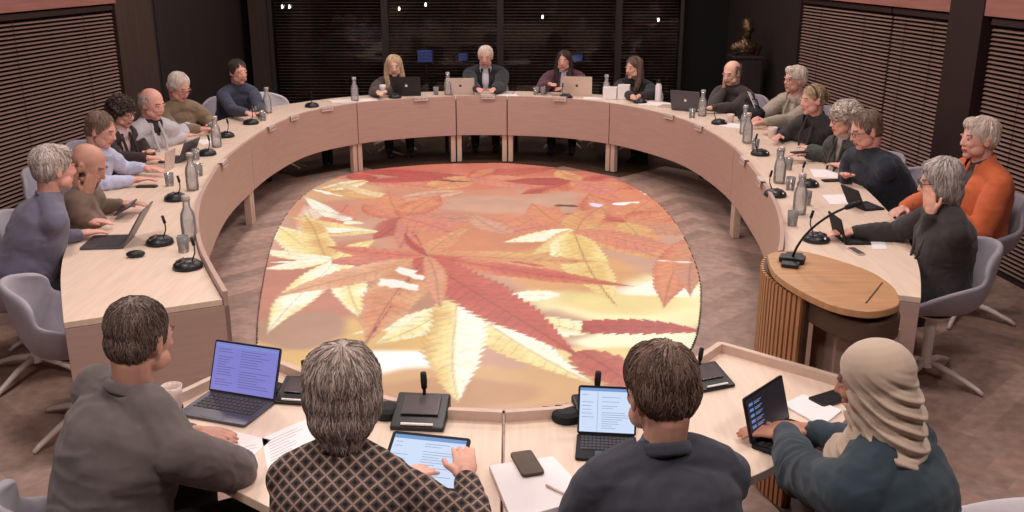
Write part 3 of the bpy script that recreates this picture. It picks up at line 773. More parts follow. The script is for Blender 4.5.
    for sd, S, E, Wp, hdr, nn_ in arms:
        cuff = Wp-(Wp-E).normalized()*(.02 if topkind != 'shirt' else .03)
        gm.chain([S, S*.72+E*.28, S*.5+E*.5, E], [.046*bs+thick, .052*bs+thick, .050*bs+thick, .042*bs+thick], 16); gm.chain([E, E*.5+cuff*.5, cuff], [.042*bs+thick, .037*bs+thick*.95, (.027+thick*.7)], 16)
    if topkind in ('suit', 'jacket', 'sweater', 'cardigan', 'shirt'):
        gm.ell(pelv+U*.0, (.19*bs+thick*.4, .15*bs+thick*.4, .12), Matrix((r, f, U)).transposed())
    me = fuse(gm, vox, 7 if vox < .007 else 6)
    co = arr(me); no = nrm(me)
    # folds: broad soft dents plus creases round the elbows
    R_ = np.array(Matrix((r, f, U)))
    lc_ = co@R_.T
    dsp = fold*.9*vn(lc_*np.array([7, 7, 13]))+fold*.9*(.5-np.abs(vn(lc_*np.array([8, 8, 17])+2*vn(lc_*6)[:, None]+7)))+fold*.35*(.5-np.abs(vn(lc_*np.array([22, 22, 34])+3)))
    for sd, S, E, Wp, hdr, nn_ in arms:
        dE = np.linalg.norm(co-np.array(E), axis=1); ax = np.array((Wp-S).normalized())
        s_ = (co-np.array(E))@ax
        dsp += fold*.8*np.exp(-(dE/.10)**2)*np.sin(s_*110+6*vn(lc_*11))
        dA = np.linalg.norm(co-np.array(S-U*.06), axis=1); dsp += fold*.45*np.exp(-(dA/.1)**2)*np.sin(((co-np.array(S))@np.array(r*sd*.7+U*.7))*95+5*vn(lc_*9))
    co = co+no*dsp[:, None]; setco(me, co)
    fc = fcent(me); l2 = (fc-np.array(sh_c))@R_.T      # x right, y fwd, z up from shoulder centre
    cut = None
    if topkind in ('suit', 'jacket', 'cardigan') and shirt:
        wv = np.interp(l2[:, 2], [-.5, -.30, -.02, .06], [.012, .012, .055, .075]); cut = (np.abs(l2[:, 0]) < wv) & (l2[:, 1] > .0) & (l2[:, 2] > -.34)
        for sd, S, E, Wp, hdr, nn_ in arms:
            for A_, B_ in ((S, E), (E, Wp)):
                a_ = np.array(A_); ab = np.array(B_)-a_; tt = np.clip(((fc-a_)@ab)/(ab@ab+1e-9), 0, 1); cut &= np.linalg.norm(fc-a_-tt[:, None]*ab, axis=1) > .085*bs+.01
    tmt = topmat or mat('garment', top, .85, var=.08, scale=14, bump=.3, bscale=420, sheen=.15)
    garment = finish(me, {'suit': 'jacket', 'jacket': 'jacket', 'sweater': 'sweater', 'shirt': 'shirt', 'cardigan': 'cardigan'}[topkind], tmt, root, cut, .004)
    # collar / neckline
    cm = MB(); cr = .062 if topkind in ('sweater', 'cardigan') else .068
    ccen = neckb+U*(.012 if topkind in ('sweater', 'cardigan') else .030)+f*.0; tube_r = .011 if topkind == 'sweater' else .013
    pts = []
    for i in range(21):
        a = PI*1.5+PI*.18+(2*PI-.36*PI)*i/20 if topkind in ('suit', 'jacket', 'cardigan') else 2*PI*i/20
        a2 = a+PI if topkind in ('suit', 'jacket', 'cardigan') else a
        pts.append(ccen+r*cr*math.cos(a2)+f*cr*math.sin(a2)*.98-U*(.035*math.sin(a2)))
    cm.chain(pts, [tube_r]*21, 8)
    if topkind in ('suit', 'jacket', 'shirt'): cm.chain([p-U*.018+(p-ccen)*.10 for p in pts], [.014]*21, 8)
    if topkind in ('suit', 'jacket', 'cardigan'):
        for sd in (-1, 1):
            cm.chain([ccen+r*sd*.045+f*.055-U*.03, sh_c+r*sd*.055+f*.115-U*.10, sh_c+r*sd*.03+f*.15-U*.24], [.012, .014, .008], 8)
    finish(fuse(cm, .006, 3), 'collar', tmt, garment)
    if shirt:
        s2 = MB(); torso(s2, thick-.016); s2.chain([n0, neckb+U*.035], [.063, .0625], 16)
        finish(fuse(s2, .010, 2), 'shirt' if topkind != 'shirt' else 'undershirt', mat('shirt', shirt, .8, var=.05, bump=.1), root)
        if topkind == 'suit':
            cf = MB()
            for sd, S, E, Wp, hdr, nn_ in arms:
                d_ = (Wp-E).normalized(); cf.tube([Wp-d_*.05, Wp-d_*.003], [.036, .033], 14)
            cf.build('cuffs', mat('cuff', shirt, .8), root, smooth=True)
    # ---- hair
    hcl = np.array(lin(hc)); hcl2 = np.array(lin(hc2)) if hc2 else hcl*1.5
    def grow(ho, m_, curly):
        from mathutils.bvhtree import BVHTree
        rnd = random.Random(int(body*3+Hc.x*100)); near_ = vox < .007; midd = vox < .0088
        cnt = 2600 if near_ else (1100 if midd else 500); rad = .0014 if near_ else (.0022 if midd else .0034)
        if strand_r: rad = strand_r
        Lh = {'short': .055, 'full': .075, 'bald': .03, 'bob': .15, 'long': .26, 'curly': .05, 'bun': .12}.get(hair, .06)
        bt = BVHTree.FromPolygons([v.co for v in m_.vertices], [tuple(p.vertices) for p in m_.polygons])
        polys = m_.polygons; N_ = len(polys); crown = hp(.012, -.05, .125)
        vs = []; fs = []; cl = []
        for i in range(cnt):
            p_ = polys[rnd.randrange(N_)]; p = V(p_.center); nn2 = V(p_.normal); steps = 9; L_ = Lh*rnd.uniform(.5, 1.1)*hs; st_ = L_/steps
            d = (p-crown)
            if hair in ('bun',): d = (hp(0, -.10, .01)-p)
            pts = []; sw = rnd.uniform(-.35, .35); fz = V((rnd.uniform(-1, 1), rnd.uniform(-1, 1), rnd.uniform(-1, 1)))*(.8 if curly else .12)
            for k in range(steps):
                lift = .0012+.0022*rnd.random()+(.006*math.sin(k*1.1+i) if curly else 0)
                pts.append(p+nn2*lift*(1 if near_ else 1.2))
                d2 = (p-crown).normalized()+(V((0, 0, -1)) if hair not in ('curly', 'bun') else V((0, 0, -.2)))*.5 if hair != 'bun' else (hp(0, -.10, .01)-p).normalized()
                d2 = d2+nn2.cross(d2)*sw+fz; d2 = d2-nn2*d2.dot(nn2)
                if d2.length < 1e-4: break
                q = p+d2.normalized()*st_; h = bt.find_nearest(q)
                if h[0] is None: break
                if (h[0]-p).length < st_*.3: break
                p, nn2 = h[0], h[1]
            if len(pts) < 3: continue
            o_ = len(vs); kk = len(pts); c_ = hcl*(1-(t_ := rnd.random()**1.2))+hcl2*1.08*t_
            for k, q in enumerate(pts):
                dd_ = (pts[min(k+1, kk-1)]-pts[max(k-1, 0)]).normalized(); a_ = dd_.orthogonal().normalized(); b_ = dd_.cross(a_); rr_ = rad*(1-.75*(k/(kk-1))**2)*(.5 if k == 0 else 1)
                for e in range(3): vs.append(q+(a_*math.cos(e*2.094)+b_*math.sin(e*2.094))*rr_); cl.append(c_)
            for k in range(kk-1):
                for e in range(3): fs.append((o_+k*3+e, o_+k*3+(e+1) % 3, o_+k*3+3+(e+1) % 3, o_+k*3+3+e))
        m2 = bpy.data.meshes.new('strands'); m2.from_pydata([tuple(v) for v in vs], [], fs); setcol(m2, np.array(cl)); so = finish(m2, 'strands', hairmat(), ho); so['kind'] = 'stuff'
    def hair_finish(hb, cutf=None, amp=.004, streak_=1.0, name='hair', vx=None, sm=2, curly=False):
        m_ = fuse(hb, vx or max(.0045, vox*.62), sm)
        c_ = arr(m_); n_ = nrm(m_); L_ = ((c_-np.array(Hl))@RI.T)/hs
        cx, cy = .012, -.055                           # crown whorl
        ang = np.arctan2(L_[:, 0]-cx, L_[:, 1]-cy); rad = np.sqrt((L_[:, 0]-cx)**2+(L_[:, 1]-cy)**2)+np.maximum(0, .10-L_[:, 2])*.6
        q_ = np.stack([np.cos(ang)*7+rad*14, np.sin(ang)*7, rad*9], 1)
        q2_ = np.stack([np.cos(ang)*26+rad*10, np.sin(ang)*26, rad*8], 1)
        if curly:
            st = vn(L_*70); st2 = vn(L_*150)
        else:
            st = vn(q_); st2 = vn(q2_)
        c_ = c_+n_*(hs*(amp*st+amp*.6*st2))[:, None]; setco(m_, c_)
        k = np.clip(.5+.45*st2+.35*st, 0, 1)[:, None]*streak_
        setcol(m_, hcl*(1-k)+hcl2*k)
        cut_ = None
        if cutf is not None:
            lf = ((fcent(m_)-np.array(Hl))@RI.T)/hs; cut_ = cutf(lf)
        ho = finish(m_.copy(), name, hairmat(), root, cut_)
        if curly or name == 'hair': grow(ho, ho.data, curly)
        return ho
    facecut = lambda l: ((l[:, 0]/.056)**2+((l[:, 2]-.0)/.072)**2 < 1) & (l[:, 1] > .03)
    hb = MB()
    def he(c, rr, rot=None): hb.ell(hp(*c), tuple(x*hs for x in rr), RM @ rot if rot else RM, 20)
    if hair in ('short', 'full', 'bald'):
        k = .006 if hair == 'full' else 0
        he((0, -.020, .044), (.080+k, .093+k, .080+k)); he((0, -.045, -.010), (.070, .060, .062))
        for sd in (-1, 1): he((.058*sd, -.012, .02), (.024, .05, .045))
        if hair == 'full': he((.01, .04, .085), (.06, .045, .035)); he((0, -.045, .01), (.078+k, .066, .075))
        cutf = None
        if hair == 'bald': cutf = lambda l: ((l[:, 2] > .062+.02*vn(l*25)) & (np.sqrt((l[:, 0]/.07)**2+((l[:, 1]-.0)/.085)**2) < 1.35)) | (l[:, 1] > .02+.01*vn(l*40))
        hair_finish(hb, cutf, .0025 if hair != 'full' else .005, sm=6)
    elif hair == 'none': pass
    elif hair == 'bob':
        he((0, -.020, .040), (.096, .104, .092)); he((0, -.030, -.005), (.098, .086, .090)); he((0, -.045, -.055), (.084, .066, .075)); he((.070, -.005, -.015), (.026, .055, .07)); he((-.070, -.005, -.015), (.026, .055, .07)); he((0, .045, .088), (.058, .036, .03)); he((0, -.05, -.11), (.055, .042, .045))
        hair_finish(hb, facecut, .004, sm=8)
    elif hair == 'long':
        he((0, -.018, .042), (.086, .097, .083)); he((0, -.055, -.05), (.082, .05, .10)); he((0, -.06, -.16), (.085, .045, .10))
        for sd in (-1, 1): hb.chain([hp(.07*sd, -.0, .03), hp(.083*sd, .0, -.06), hp(.085*sd, .03, -.15), hp(.075*sd, .065, -.24)], [.026*hs, .026*hs, .03*hs, .022*hs])
        hair_finish(hb, facecut, .006)
    elif hair == 'curly':
        he((0, -.015, .045), (.095, .103, .090)); he((0, -.045, -.02), (.092, .07, .085))
        for i in range(46):
            a = random.uniform(0, 2*PI); e = random.uniform(-.5, 1.3)
            x, y, zz = .09*math.cos(e)*math.cos(a), -.02+.098*math.cos(e)*math.sin(a), .03+.09*math.sin(e)
            if y > .035 and zz < .07: continue
            he((x, y, zz), (.02, .02, .02))
        hair_finish(hb, None, .007, curly=True)
    elif hair == 'bun':
        he((0, -.018, .042), (.083, .095, .081)); he((0, -.05, -.01), (.07, .05, .055)); he((0, -.115, .012), (.036, .03, .036))
        hair_finish(hb, None, .004)
        bd = MB(); bd.tube([hp(.088*math.cos(PI*i/12), .015, .03+.092*math.sin(PI*i/12)) for i in range(13)], .006, 8).build('hair_band', 'black', root, smooth=True)
    elif hair == 'scarf':
        he((0, -.014, .034), (.092, .106, .094)); he((0, -.004, -.03), (.090, .092, .090)); he((0, -.012, -.085), (.092, .098, .075))
        hb.chain([hp(0, -.03, -.03), hp(0, -.03, -.11), sh_c+U*.045], [.086, .09, .105], 20)
        hb.ell(sh_c+U*.03-f*.0, (.14, .115, .055), Matrix((r, f, U)).transposed(), 24)
        hb.ell(sh_c-U*.03+f*.07, (.13, .09, .10), Matrix((r, f, U)).transposed(), 20)
        m_ = fuse(hb, .0052, 8); c_ = arr(m_); n_ = nrm(m_); L_ = ((c_-np.array(Hl))@RI.T)
        # drapes sweep from the temple round the back and down to the shoulder
        ph = np.arctan2(L_[:, 0], L_[:, 1]); w_ = np.clip((.06-L_[:, 2])/.12, 0, 1)
        tt_ = L_[:, 2]+.075*np.cos(ph)*-1+.03*np.abs(ph); s1_ = np.sin(tt_*120+1.6*vn(L_*8)); s2_ = np.sin(tt_*260+2.5*vn(L_*10+4))
        c_ = c_+n_*((.007*s1_+.0035*s2_)*w_)[:, None]; setco(m_, c_)
        lf = ((fcent(m_)-np.array(Hl))@RI.T); cut_ = ((lf[:, 0]/.058)**2+((lf[:, 2]+.004)/.080)**2 < 1) & (lf[:, 1] > .055)
        finish(m_, 'headscarf', mat('headscarf', hc, .8, var=.05, scale=8, bump=.12, bscale=500, sheen=.3), root, cut_, .003)
    if beard:
        hb = MB(); he((0, .042, -.072), (.052, .05, .036)); he((0, .068, -.095), (.03, .024, .022))
        for sd in (-1, 1): he((.052*sd, .02, -.045), (.014, .028, .035))
        old = hcl, hcl2; hcl = np.array(lin(beard)); hcl2 = hcl*1.4
        hair_finish(hb, lambda l: (l[:, 2] > -.045) & (np.abs(l[:, 0]) < .03), .003, name='beard')
    if glasses:
        gl = MB()
        for sd in (-1, 1):
            gl.tube([hp(.032*sd+.021*math.cos(2*PI*i/16), .098, .008+.016*math.sin(2*PI*i/16)) for i in range(17)], .0018*hs, 6)
            gl.tube([hp(.053*sd, .097, .014), hp(.077*sd, .06, .014), hp(.082*sd, -.005, .012)], .0018*hs, 6)
        gl.tube([hp(-.011, .099, .012), hp(0, .102, .014), hp(.011, .099, .012)], .0018*hs, 6)
        gl.build('glasses', 'black', root, smooth=True)
    PEOPLE.append((root, body))
    return root, dict(f=f, r=r, sh=sh_c, pel=pel, arms=arms, hp=hp)

exec_items = []
N = .0062
# ---- woman's lattice knit
def lattice():
    m = mat('patterned_knit', (60, 50, 48), .85, var=.1, bump=.2, bscale=400)
    n = m.node_tree.nodes; l = m.node_tree.links; b = n['Principled BSDF']
    tc = n.new('ShaderNodeTexCoord'); sx = n.new('ShaderNodeSeparateXYZ'); l.new(tc.outputs['Object'], sx.inputs[0])
    def mth(op, a, b_=None):
        k = n.new('ShaderNodeMath'); k.operation = op
        for i, v in enumerate((a, b_)):
            if v is None: continue
            if isinstance(v, (int, float)): k.inputs[i].default_value = v
            else: l.new(v, k.inputs[i])
        return k.outputs[0]
    vsum = mth('ADD', sx.outputs['Z'], mth('MULTIPLY', sx.outputs['Y'], .8)); vsum = mth('MULTIPLY', vsum, .8)
    f1 = mth('ABSOLUTE', mth('SINE', mth('MULTIPLY', mth('ADD', sx.outputs['X'], vsum), 78)))
    f2 = mth('ABSOLUTE', mth('SINE', mth('MULTIPLY', mth('SUBTRACT', sx.outputs['X'], vsum), 78)))
    mn = mth('MINIMUM', f1, f2); line = mth('LESS_THAN', mn, .30); core = mth('GREATER_THAN', mn, .80)
    m1 = n.new('ShaderNodeMix'); m1.data_type = 'RGBA'; m1.inputs['A'].default_value = (*lin((74, 60, 56)), 1); m1.inputs['B'].default_value = (*lin((150, 128, 118)), 1); l.new(line, m1.inputs['Factor'])
    m2 = n.new('ShaderNodeMix'); m2.data_type = 'RGBA'; l.new(m1.outputs['Result'], m2.inputs['A']); m2.inputs['B'].default_value = (*lin((30, 26, 28)), 1); l.new(core, m2.inputs['Factor'])
    l.new(m2.outputs['Result'], b.inputs['Base Color']); return m

# near row
person('person in charcoal wool suit jacket with thinning dark hair, back turned, beside the white mug', (140, 338), 1.2, 38, 24, 12, 0, 'mid', 'short', (62, 50, 45), (138, 116, 106), (104, 94, 93), 'suit', shirt=(222, 214, 216), lean=.2, hw=.215, bs=1.14, hs=1.1, neck=.172, sdz=(.03, -.045), vox=N,
       hands=(gp(192, 432, .79), gp(170, 459, .785)), elbows=(None, gp(226, 500, .74)), hdir=((1, -.1, 0), None), fold=.008)
person('person with bobbed grey-brown hair in a diamond-patterned knit top, holding a tablet', (343, 390), 1.2, 5, -2, 8, 0, 'fair', 'bob', (84, 72, 68), (206, 186, 176), (70, 60, 56), 'sweater', lean=.16, hw=.17, hs=1.1, neck=.17, vox=N,
       hands=(gp(395, 480, .80), gp(466, 478, .82)), elbows=(None, gp(478, 540, .74)), hdir=(None, (-.1, .9, .25)), topmat=lattice(), fold=.004)
person('person in dark navy blazer with tousled brown hair, back turned, before the lit standing tablet', (659, 391), 1.2, -12, -22, 16, 0, 'mid', 'full', (60, 48, 43), (144, 116, 102), (56, 57, 68), 'suit', shirt=(96, 104, 122), lean=.2, hw=.2, bs=1.04, hs=1.12, neck=.165, vox=N,
       hands=(gp(585, 492, .79), gp(640, 470, .79)), elbows=(gp(575, 530, .72), None), fold=.008)
person('person in a beige headscarf and dark teal jacket, typing on a tablet keyboard', (874, 382), 1.2, -48, -60, 14, 0, 'tan', 'scarf', (188, 166, 148), None, (44, 58, 68), 'suit', shirt=(40, 40, 50), lean=.14, hw=.19, bs=1.12, neck=.175, vox=N,
       hands=(gp(786, 434, .785), gp(812, 430, .785)), elbows=(gp(780, 470, .76), None), hdir=((-.9, .25, 0), (-.9, .3, 0)), fold=.009)
# left row
mid_ = .0078
person('person with thick light grey hair in a slate blue-grey sweater, back turned, left edge', (54, 169), 1.2, 58, 44, 5, 0, 'pink', 'full', (150, 136, 130), (214, 200, 192), (110, 106, 126), 'sweater', shirt=(190, 170, 160), lean=.24, hw=.2, bs=1.15, hs=1.1, vox=mid_, hands=(gp(84, 222, .80), gp(80, 234, .785)), elbows=(None, gp(62, 246, .70)))
person('person with shaved head and dark beard in an olive-brown sweater, chin resting on hand', (88, 165), 1.13, 88, 92, 30, 0, 'mid', 'none', (60, 50, 46), (90, 76, 68), (124, 104, 92), 'sweater', lean=.3, hs=1.1, vox=mid_, hands=(gp(122, 204, .80), None), cheek=1, elbows=(None, gp(92, 222, .77)), beard=(70, 58, 52))
person('person in a pale blue shirt leaning over a held sheet, short brown hair', (101, 130), 1.14, 100, 95, 22, 0, 'pink', 'short', (104, 84, 74), (150, 126, 110), (190, 194, 222), 'shirt', lean=.34, hs=1.08, vox=mid_, hands=(gp(146, 168, .80), gp(134, 180, .79)))
person('person with wavy dark hair, glasses and white-pink scarf, hand near mouth', (122, 112), 1.12, 112, 108, 18, 0, 'fair', 'curly', (52, 42, 40), (92, 76, 68), (56, 40, 42), 'cardigan', shirt=(226, 196, 196), lean=.28, vox=.0085, glasses=True, hs=1.05, hands=(gp(150, 152, .79), gp(146, 158, .79)))
person('bald person in a pale grey jacket reaching forward over the left desk', (152, 104), 1.14, 118, 112, 16, 0, 'pink', 'bald', (170, 150, 142), (214, 196, 186), (190, 186, 192), 'jacket', shirt=(60, 56, 62), lean=.36, bs=1.08, hs=1.12, vox=.0085, hands=(gp(188, 126, .80), gp(184, 136, .80)))
person('person with cropped white hair and glasses in an olive-tan pullover, looking down', (179, 87), 1.16, 128, 120, 28, 0, 'pink', 'short', (200, 186, 176), (236, 224, 214), (132, 112, 92), 'sweater', shirt=(196, 184, 180), lean=.28, bs=1.12, hs=1.12, vox=.0085, glasses=True, hands=(gp(212, 124, .80), gp(200, 129, .80)))
person('person with short dark hair in a dark blue sweater at far left corner', (238, 72), 1.16, 140, 132, 8, 0, 'pink', 'short', (52, 42, 38), (86, 70, 62), (62, 66, 86), 'sweater', lean=.3, hs=1.08, vox=.0085, hands=(gp(262, 112, .80), gp(254, 118, .80)))
# far row
def far(px, py, Y):
    q = gp(px, py, 1.0); t = Y/q.y; return V((q.x*t, Y, CAM_H-(CAM_H-1.0)*t))
person('person with long blonde hair behind the dark laptop, far side', None, 0, 165, 172, 10, 0, 'pale', 'long', (176, 140, 110), (224, 196, 166), (74, 60, 56), 'sweater', raw=far(394, 66, 11.75), lean=.18, hs=1.08, bs=1.12, neck=.15, vox=.009, hands=(gp(386, 92, .80), gp(378, 92, .82)))
person('white-haired person in a black suit with open white shirt, head of the table', None, 0, 180, 185, 14, 0, 'pink', 'short', (206, 186, 172), (240, 226, 214), (42, 42, 50), 'suit', shirt=(226, 216, 222), raw=far(485.5, 57, 12.05), lean=.2, bs=1.22, hs=1.12, neck=.14, vox=.009, hands=(gp(494, 89, .82), gp(478, 89, .82)))
person('dark-haired person in a burgundy blazer and white top, hands raised', None, 0, 186, 196, 4, 0, 'pink', 'long', (44, 34, 34), (80, 62, 58), (92, 56, 64), 'suit', shirt=(212, 204, 232), raw=far(564, 61, 11.9), lean=.2, hs=1.05, bs=1.15, neck=.14, vox=.009, hands=(far(564, 88, 11.5), far(549, 84, 11.5)))
person('person with very long brown hair in a black top, looking left', None, 0, 205, 232, 6, 0, 'fair', 'long', (84, 64, 56), (136, 110, 94), (38, 34, 38), 'sweater', raw=far(634, 68, 11.45), lean=.18, hs=1.08, bs=1.12, neck=.15, vox=.009, hands=(gp(640, 96, .80), gp(632, 96, .80)))
# right row
person('person in a dark grey sweater resting cheek on hand, receding hair', (732, 73), 1.13, 222, 232, 18, 0, 'pale', 'bald', (110, 92, 84), (160, 140, 128), (66, 58, 58), 'sweater', lean=.3, hs=1.1, bs=1.1, vox=.0085, cheek=1, hands=(gp(712, 108, .80), None))
person('white-haired person with glasses in a cream cardigan, right bend of the desks', (795, 80), 1.15, 236, 248, 0, 0, 'pink', 'full', (206, 186, 172), (244, 232, 222), (170, 156, 142), 'cardigan', shirt=(208, 192, 176), lean=.3, hs=1.12, bs=1.15, vox=.0085, glasses=True, hands=(gp(764, 122, .80), gp(758, 118, .80)))
person('person with blonde hair in a bun and black jacket, right row', (813, 100), 1.14, 240, 255, 8, 0, 'pink', 'bun', (150, 122, 98), (206, 178, 150), (44, 42, 44), 'jacket', shirt=(50, 44, 46), lean=.28, hs=1.1, vox=.0085, hands=(gp(776, 130, .80), gp(780, 136, .80)))
person('person with curly silver hair and glasses in a dark green jacket with scarf', (844, 119), 1.14, 250, 258, 12, 0, 'fair', 'curly', (158, 140, 130), (226, 212, 202), (60, 62, 58), 'jacket', shirt=(170, 156, 156), lean=.26, hs=1.08, vox=.0085, glasses=True, hands=(gp(806, 148, .80), gp(806, 154, .80)))
person('person with receding brown hair and glasses in a dark navy sweater', (866, 130), 1.15, 256, 262, 20, 0, 'pink', 'short', (96, 76, 66), (150, 128, 114), (34, 40, 54), 'sweater', lean=.34, hs=1.14, bs=1.22, vox=mid_, glasses=True, hands=(gp(842, 166, .80), gp(846, 176, .80)))
person('person with white hair in a bright orange jacket, sitting back from the desk', (979, 139), 1.22, 262, 262, 2, 0, 'pink', 'full', (200, 178, 166), (242, 228, 218), (206, 104, 62), 'jacket', shirt=(70, 60, 62), lean=.06, hs=1.12, bs=1.15, vox=mid_, hands=(None, gp(905, 208, .82)))
person('person with short grey hair in dark cardigan over red top, hand on cheek', (940, 182), 1.17, 272, 282, 12, 0, 'fair', 'bob', (128, 116, 114), (206, 194, 190), (52, 46, 48), 'cardigan', shirt=(186, 44, 46), lean=.06, hs=1.04, bs=1.05, vox=.007, glasses=True, cheek=-1, elbows=(gp(908, 242, .77), None), hands=(None, gp(853, 232, .79)))
#ITEMS_BEGIN
# ------------------------------------------------------------ THINGS ON THE DESKS
def facing(px, py):
    q = gp(px, py, .74).to_2d(); i = min(range(len(inner)), key=lambda k: (inner[k]-q).length); n = inn[i]
    return math.degrees(math.atan2(-n.x, -n.y))
def hdg(a, b):     # heading of the direction a->b
    d = (b-a); return math.degrees(math.atan2(d.x, d.y))
def rr(w, d, r, n=5):
    out = []
    for cx, cy, a0 in ((w/2-r, d/2-r, 0), (-w/2+r, d/2-r, 90), (-w/2+r, -d/2+r, 180), (w/2-r, -d/2+r, 270)):
        for i in range(n+1):
            a = math.radians(a0+90*i/n); out.append((cx+r*math.cos(a), cy+r*math.sin(a)))
    return out
TOP = .7405
# --- delegate unit
def make_unit(glow=False):
    root = empty('microphone_unit', (0, 0, 0), 0, None, 'microphone')
    mb = MB(); vs = []
    for x in (-.075, .075):
        vs += [(x, -.07, 0), (x, .07, 0), (x, .07, .052), (x, -.05, .018), (x, -.07, .012)]
    mb.add(vs, [(0, 1, 2, 3, 4), (9, 8, 7, 6, 5), (0, 5, 6, 1), (1, 6, 7, 2), (2, 7, 8, 3), (3, 8, 9, 4), (4, 9, 5, 0)])
    mb.build('housing', 'black', root, .006)
    R = Matrix.Rotation(math.atan2(.034, .12), 3, 'X')
    MB().box(R @ V((0, .012, .0))+V((0, 0, .0375)), (.105, .078, .004), R).build('display', 'screen_off', root, .002)
    MB().lathe([(.04, 0), (.043, .006), (.04, .022), (.028, .03)], 20, (-.10, .02, 0)).build('speaker', 'blackmat', root, smooth=False)
    MB().box((0, -.063, .0195), (.09, .008, .006)).build('button_bar', 'white', root, .002)
    MB().tube([(0, .06, .04), (0, .063, .055), (0, .062, .07)], .005, 8).build('stalk', 'black', root, smooth=True)
    MB().tube([(0, .062, .068), (0, .06, .09), (0, .055, .118)], [.008, .0095, .0085], 10).build('microphone', 'blackmat', root, smooth=True)
    return root
def make_mic():
    root = empty('desk_microphone', (0, 0, 0), 0, None, 'microphone')
    mb = MB(); mb.lathe([(.074, 0), (.08, .008), (.074, .026), (.05, .044), (.02, .05)], 24).build('base', 'black', root, smooth=True)
    R = Matrix.Rotation(.35, 3, 'X')
    MB().box((0, -.035, .042), (.075, .05, .006), R).build('display', 'screen_off', root, .002)
    MB().tube([(.03, .02, .04), (.035, .04, .09), (.03, .04, .13)], [.004, .004, .004], 8).build('stalk', 'black', root, smooth=True)
    MB().tube([(.03, .04, .13), (.027, .03, .175)], [.009, .008], 10).build('microphone', 'blackmat', root, smooth=True)
    MB().box((-.045, -.045, .03), (.02, .012, .01)).build('button', 'white', root, .002)
    return root
def make_carafe():
    root = empty('water_carafe', (0, 0, 0), 0, None, 'carafe')
    prof = [(.030, .0), (.042, .004), (.044, .02), (.044, .13), (.038, .165), (.022, .20), (.020, .225), (.026, .25), (.0235, .25), (.0175, .225), (.0195, .20), (.0355, .165), (.0415, .13), (.0415, .02), (.038, .008), (.01, .006)]
    MB().lathe(prof, 24).build('bottle', 'glass', root, smooth=True)
    MB().lathe([(.03, .0085), (.040, .012), (.0408, .02), (.0408, .118), (.002, .118)], 24).build('water', 'water', root, smooth=False)
    MB().lathe([(.024, .250), (.0245, .268), (.018, .272)], 18).build('stopper', 'silver', root, smooth=False)
    return root
def make_glass():
    root = empty('tumbler', (0, 0, 0), 0, None, 'glass')
    MB().lathe([(.024, 0), (.029, .002), (.034, .095), (.032, .095), (.0275, .008), (.002, .007)], 20).build('vessel', 'glass', root, smooth=True)
    MB().lathe([(.026, .009), (.0298, .05), (.002, .05)], 20).build('water', 'water', root, smooth=False)
    return root
def make_plate():
    root = empty('name_plate', (0, 0, 0), 0, None, 'name plate')      # local +Y points into the ring, origin on rim top
    MB().box((0, .022, -.012), (.16, .004, .048), Matrix.Rotation(.12, 3, 'X')).box((0, 0, .0125), (.16, .045, .003)).build('holder', mat('name_card', (206, 184, 178), .6, var=.02), root, .001)
    t = MB()
    for k, (a, wd) in enumerate([(-.06, .03), (-.022, .038), (.028, .05)]): t.box((a+wd/2, .0258, -.013), (wd, .0012, .012), Matrix.Rotation(.12, 3, 'X'))
    t.build('lettering', 'paper_ink', root)
    return root
PR = {'unit': make_unit(), 'mic': make_mic(), 'carafe': make_carafe(), 'glass': make_glass(), 'plate': make_plate()}
US = {k: [] for k in PR}
def put(kind, px, py, label, h=None, group=None, dz=0, scale=None, z=TOP):
    q = gp(px, py, .74); h = facing(px, py) if h is None else h
    return place(PR[kind], US[kind], (q.x, q.y, z+dz), hd(h), label, group, scale)
def logo(mb, c, R, s=.016):
    """small fruit-shaped lid mark: body with a bite and a leaf"""
    pts = []
    for i in range(24):
        a = 2*PI*i/24; rad = s*(1+.10*math.cos(2*a)); x, y = rad*math.cos(a)*.92, rad*math.sin(a)
        if abs(a-PI/2) < .3: y -= s*.14
        dx_, dy_ = x-s*1.15, y-s*.1
        if math.hypot(dx_, dy_) < s*.42: k = s*.42/max(1e-6, math.hypot(dx_, dy_)); x, y = s*1.15+dx_*k, s*.1+dy_*k
        pts.append((x, y))
    leaf = [(s*.02, s*1.1), (s*.3, s*1.25), (s*.42, s*1.6), (s*.1, s*1.45)]
    for P_ in (pts, leaf):
        n = len(P_); o = [V(c)+R @ V((x, 0, y)) for x, y in P_]; nrm_ = R @ V((0, .0012, 0))
        mb.add(o+[p+nrm_ for p in o], [tuple(range(n)), tuple(range(n, 2*n))[::-1]]+[(i, (i+1) % n, n+(i+1) % n, n+i) for i in range(n)])
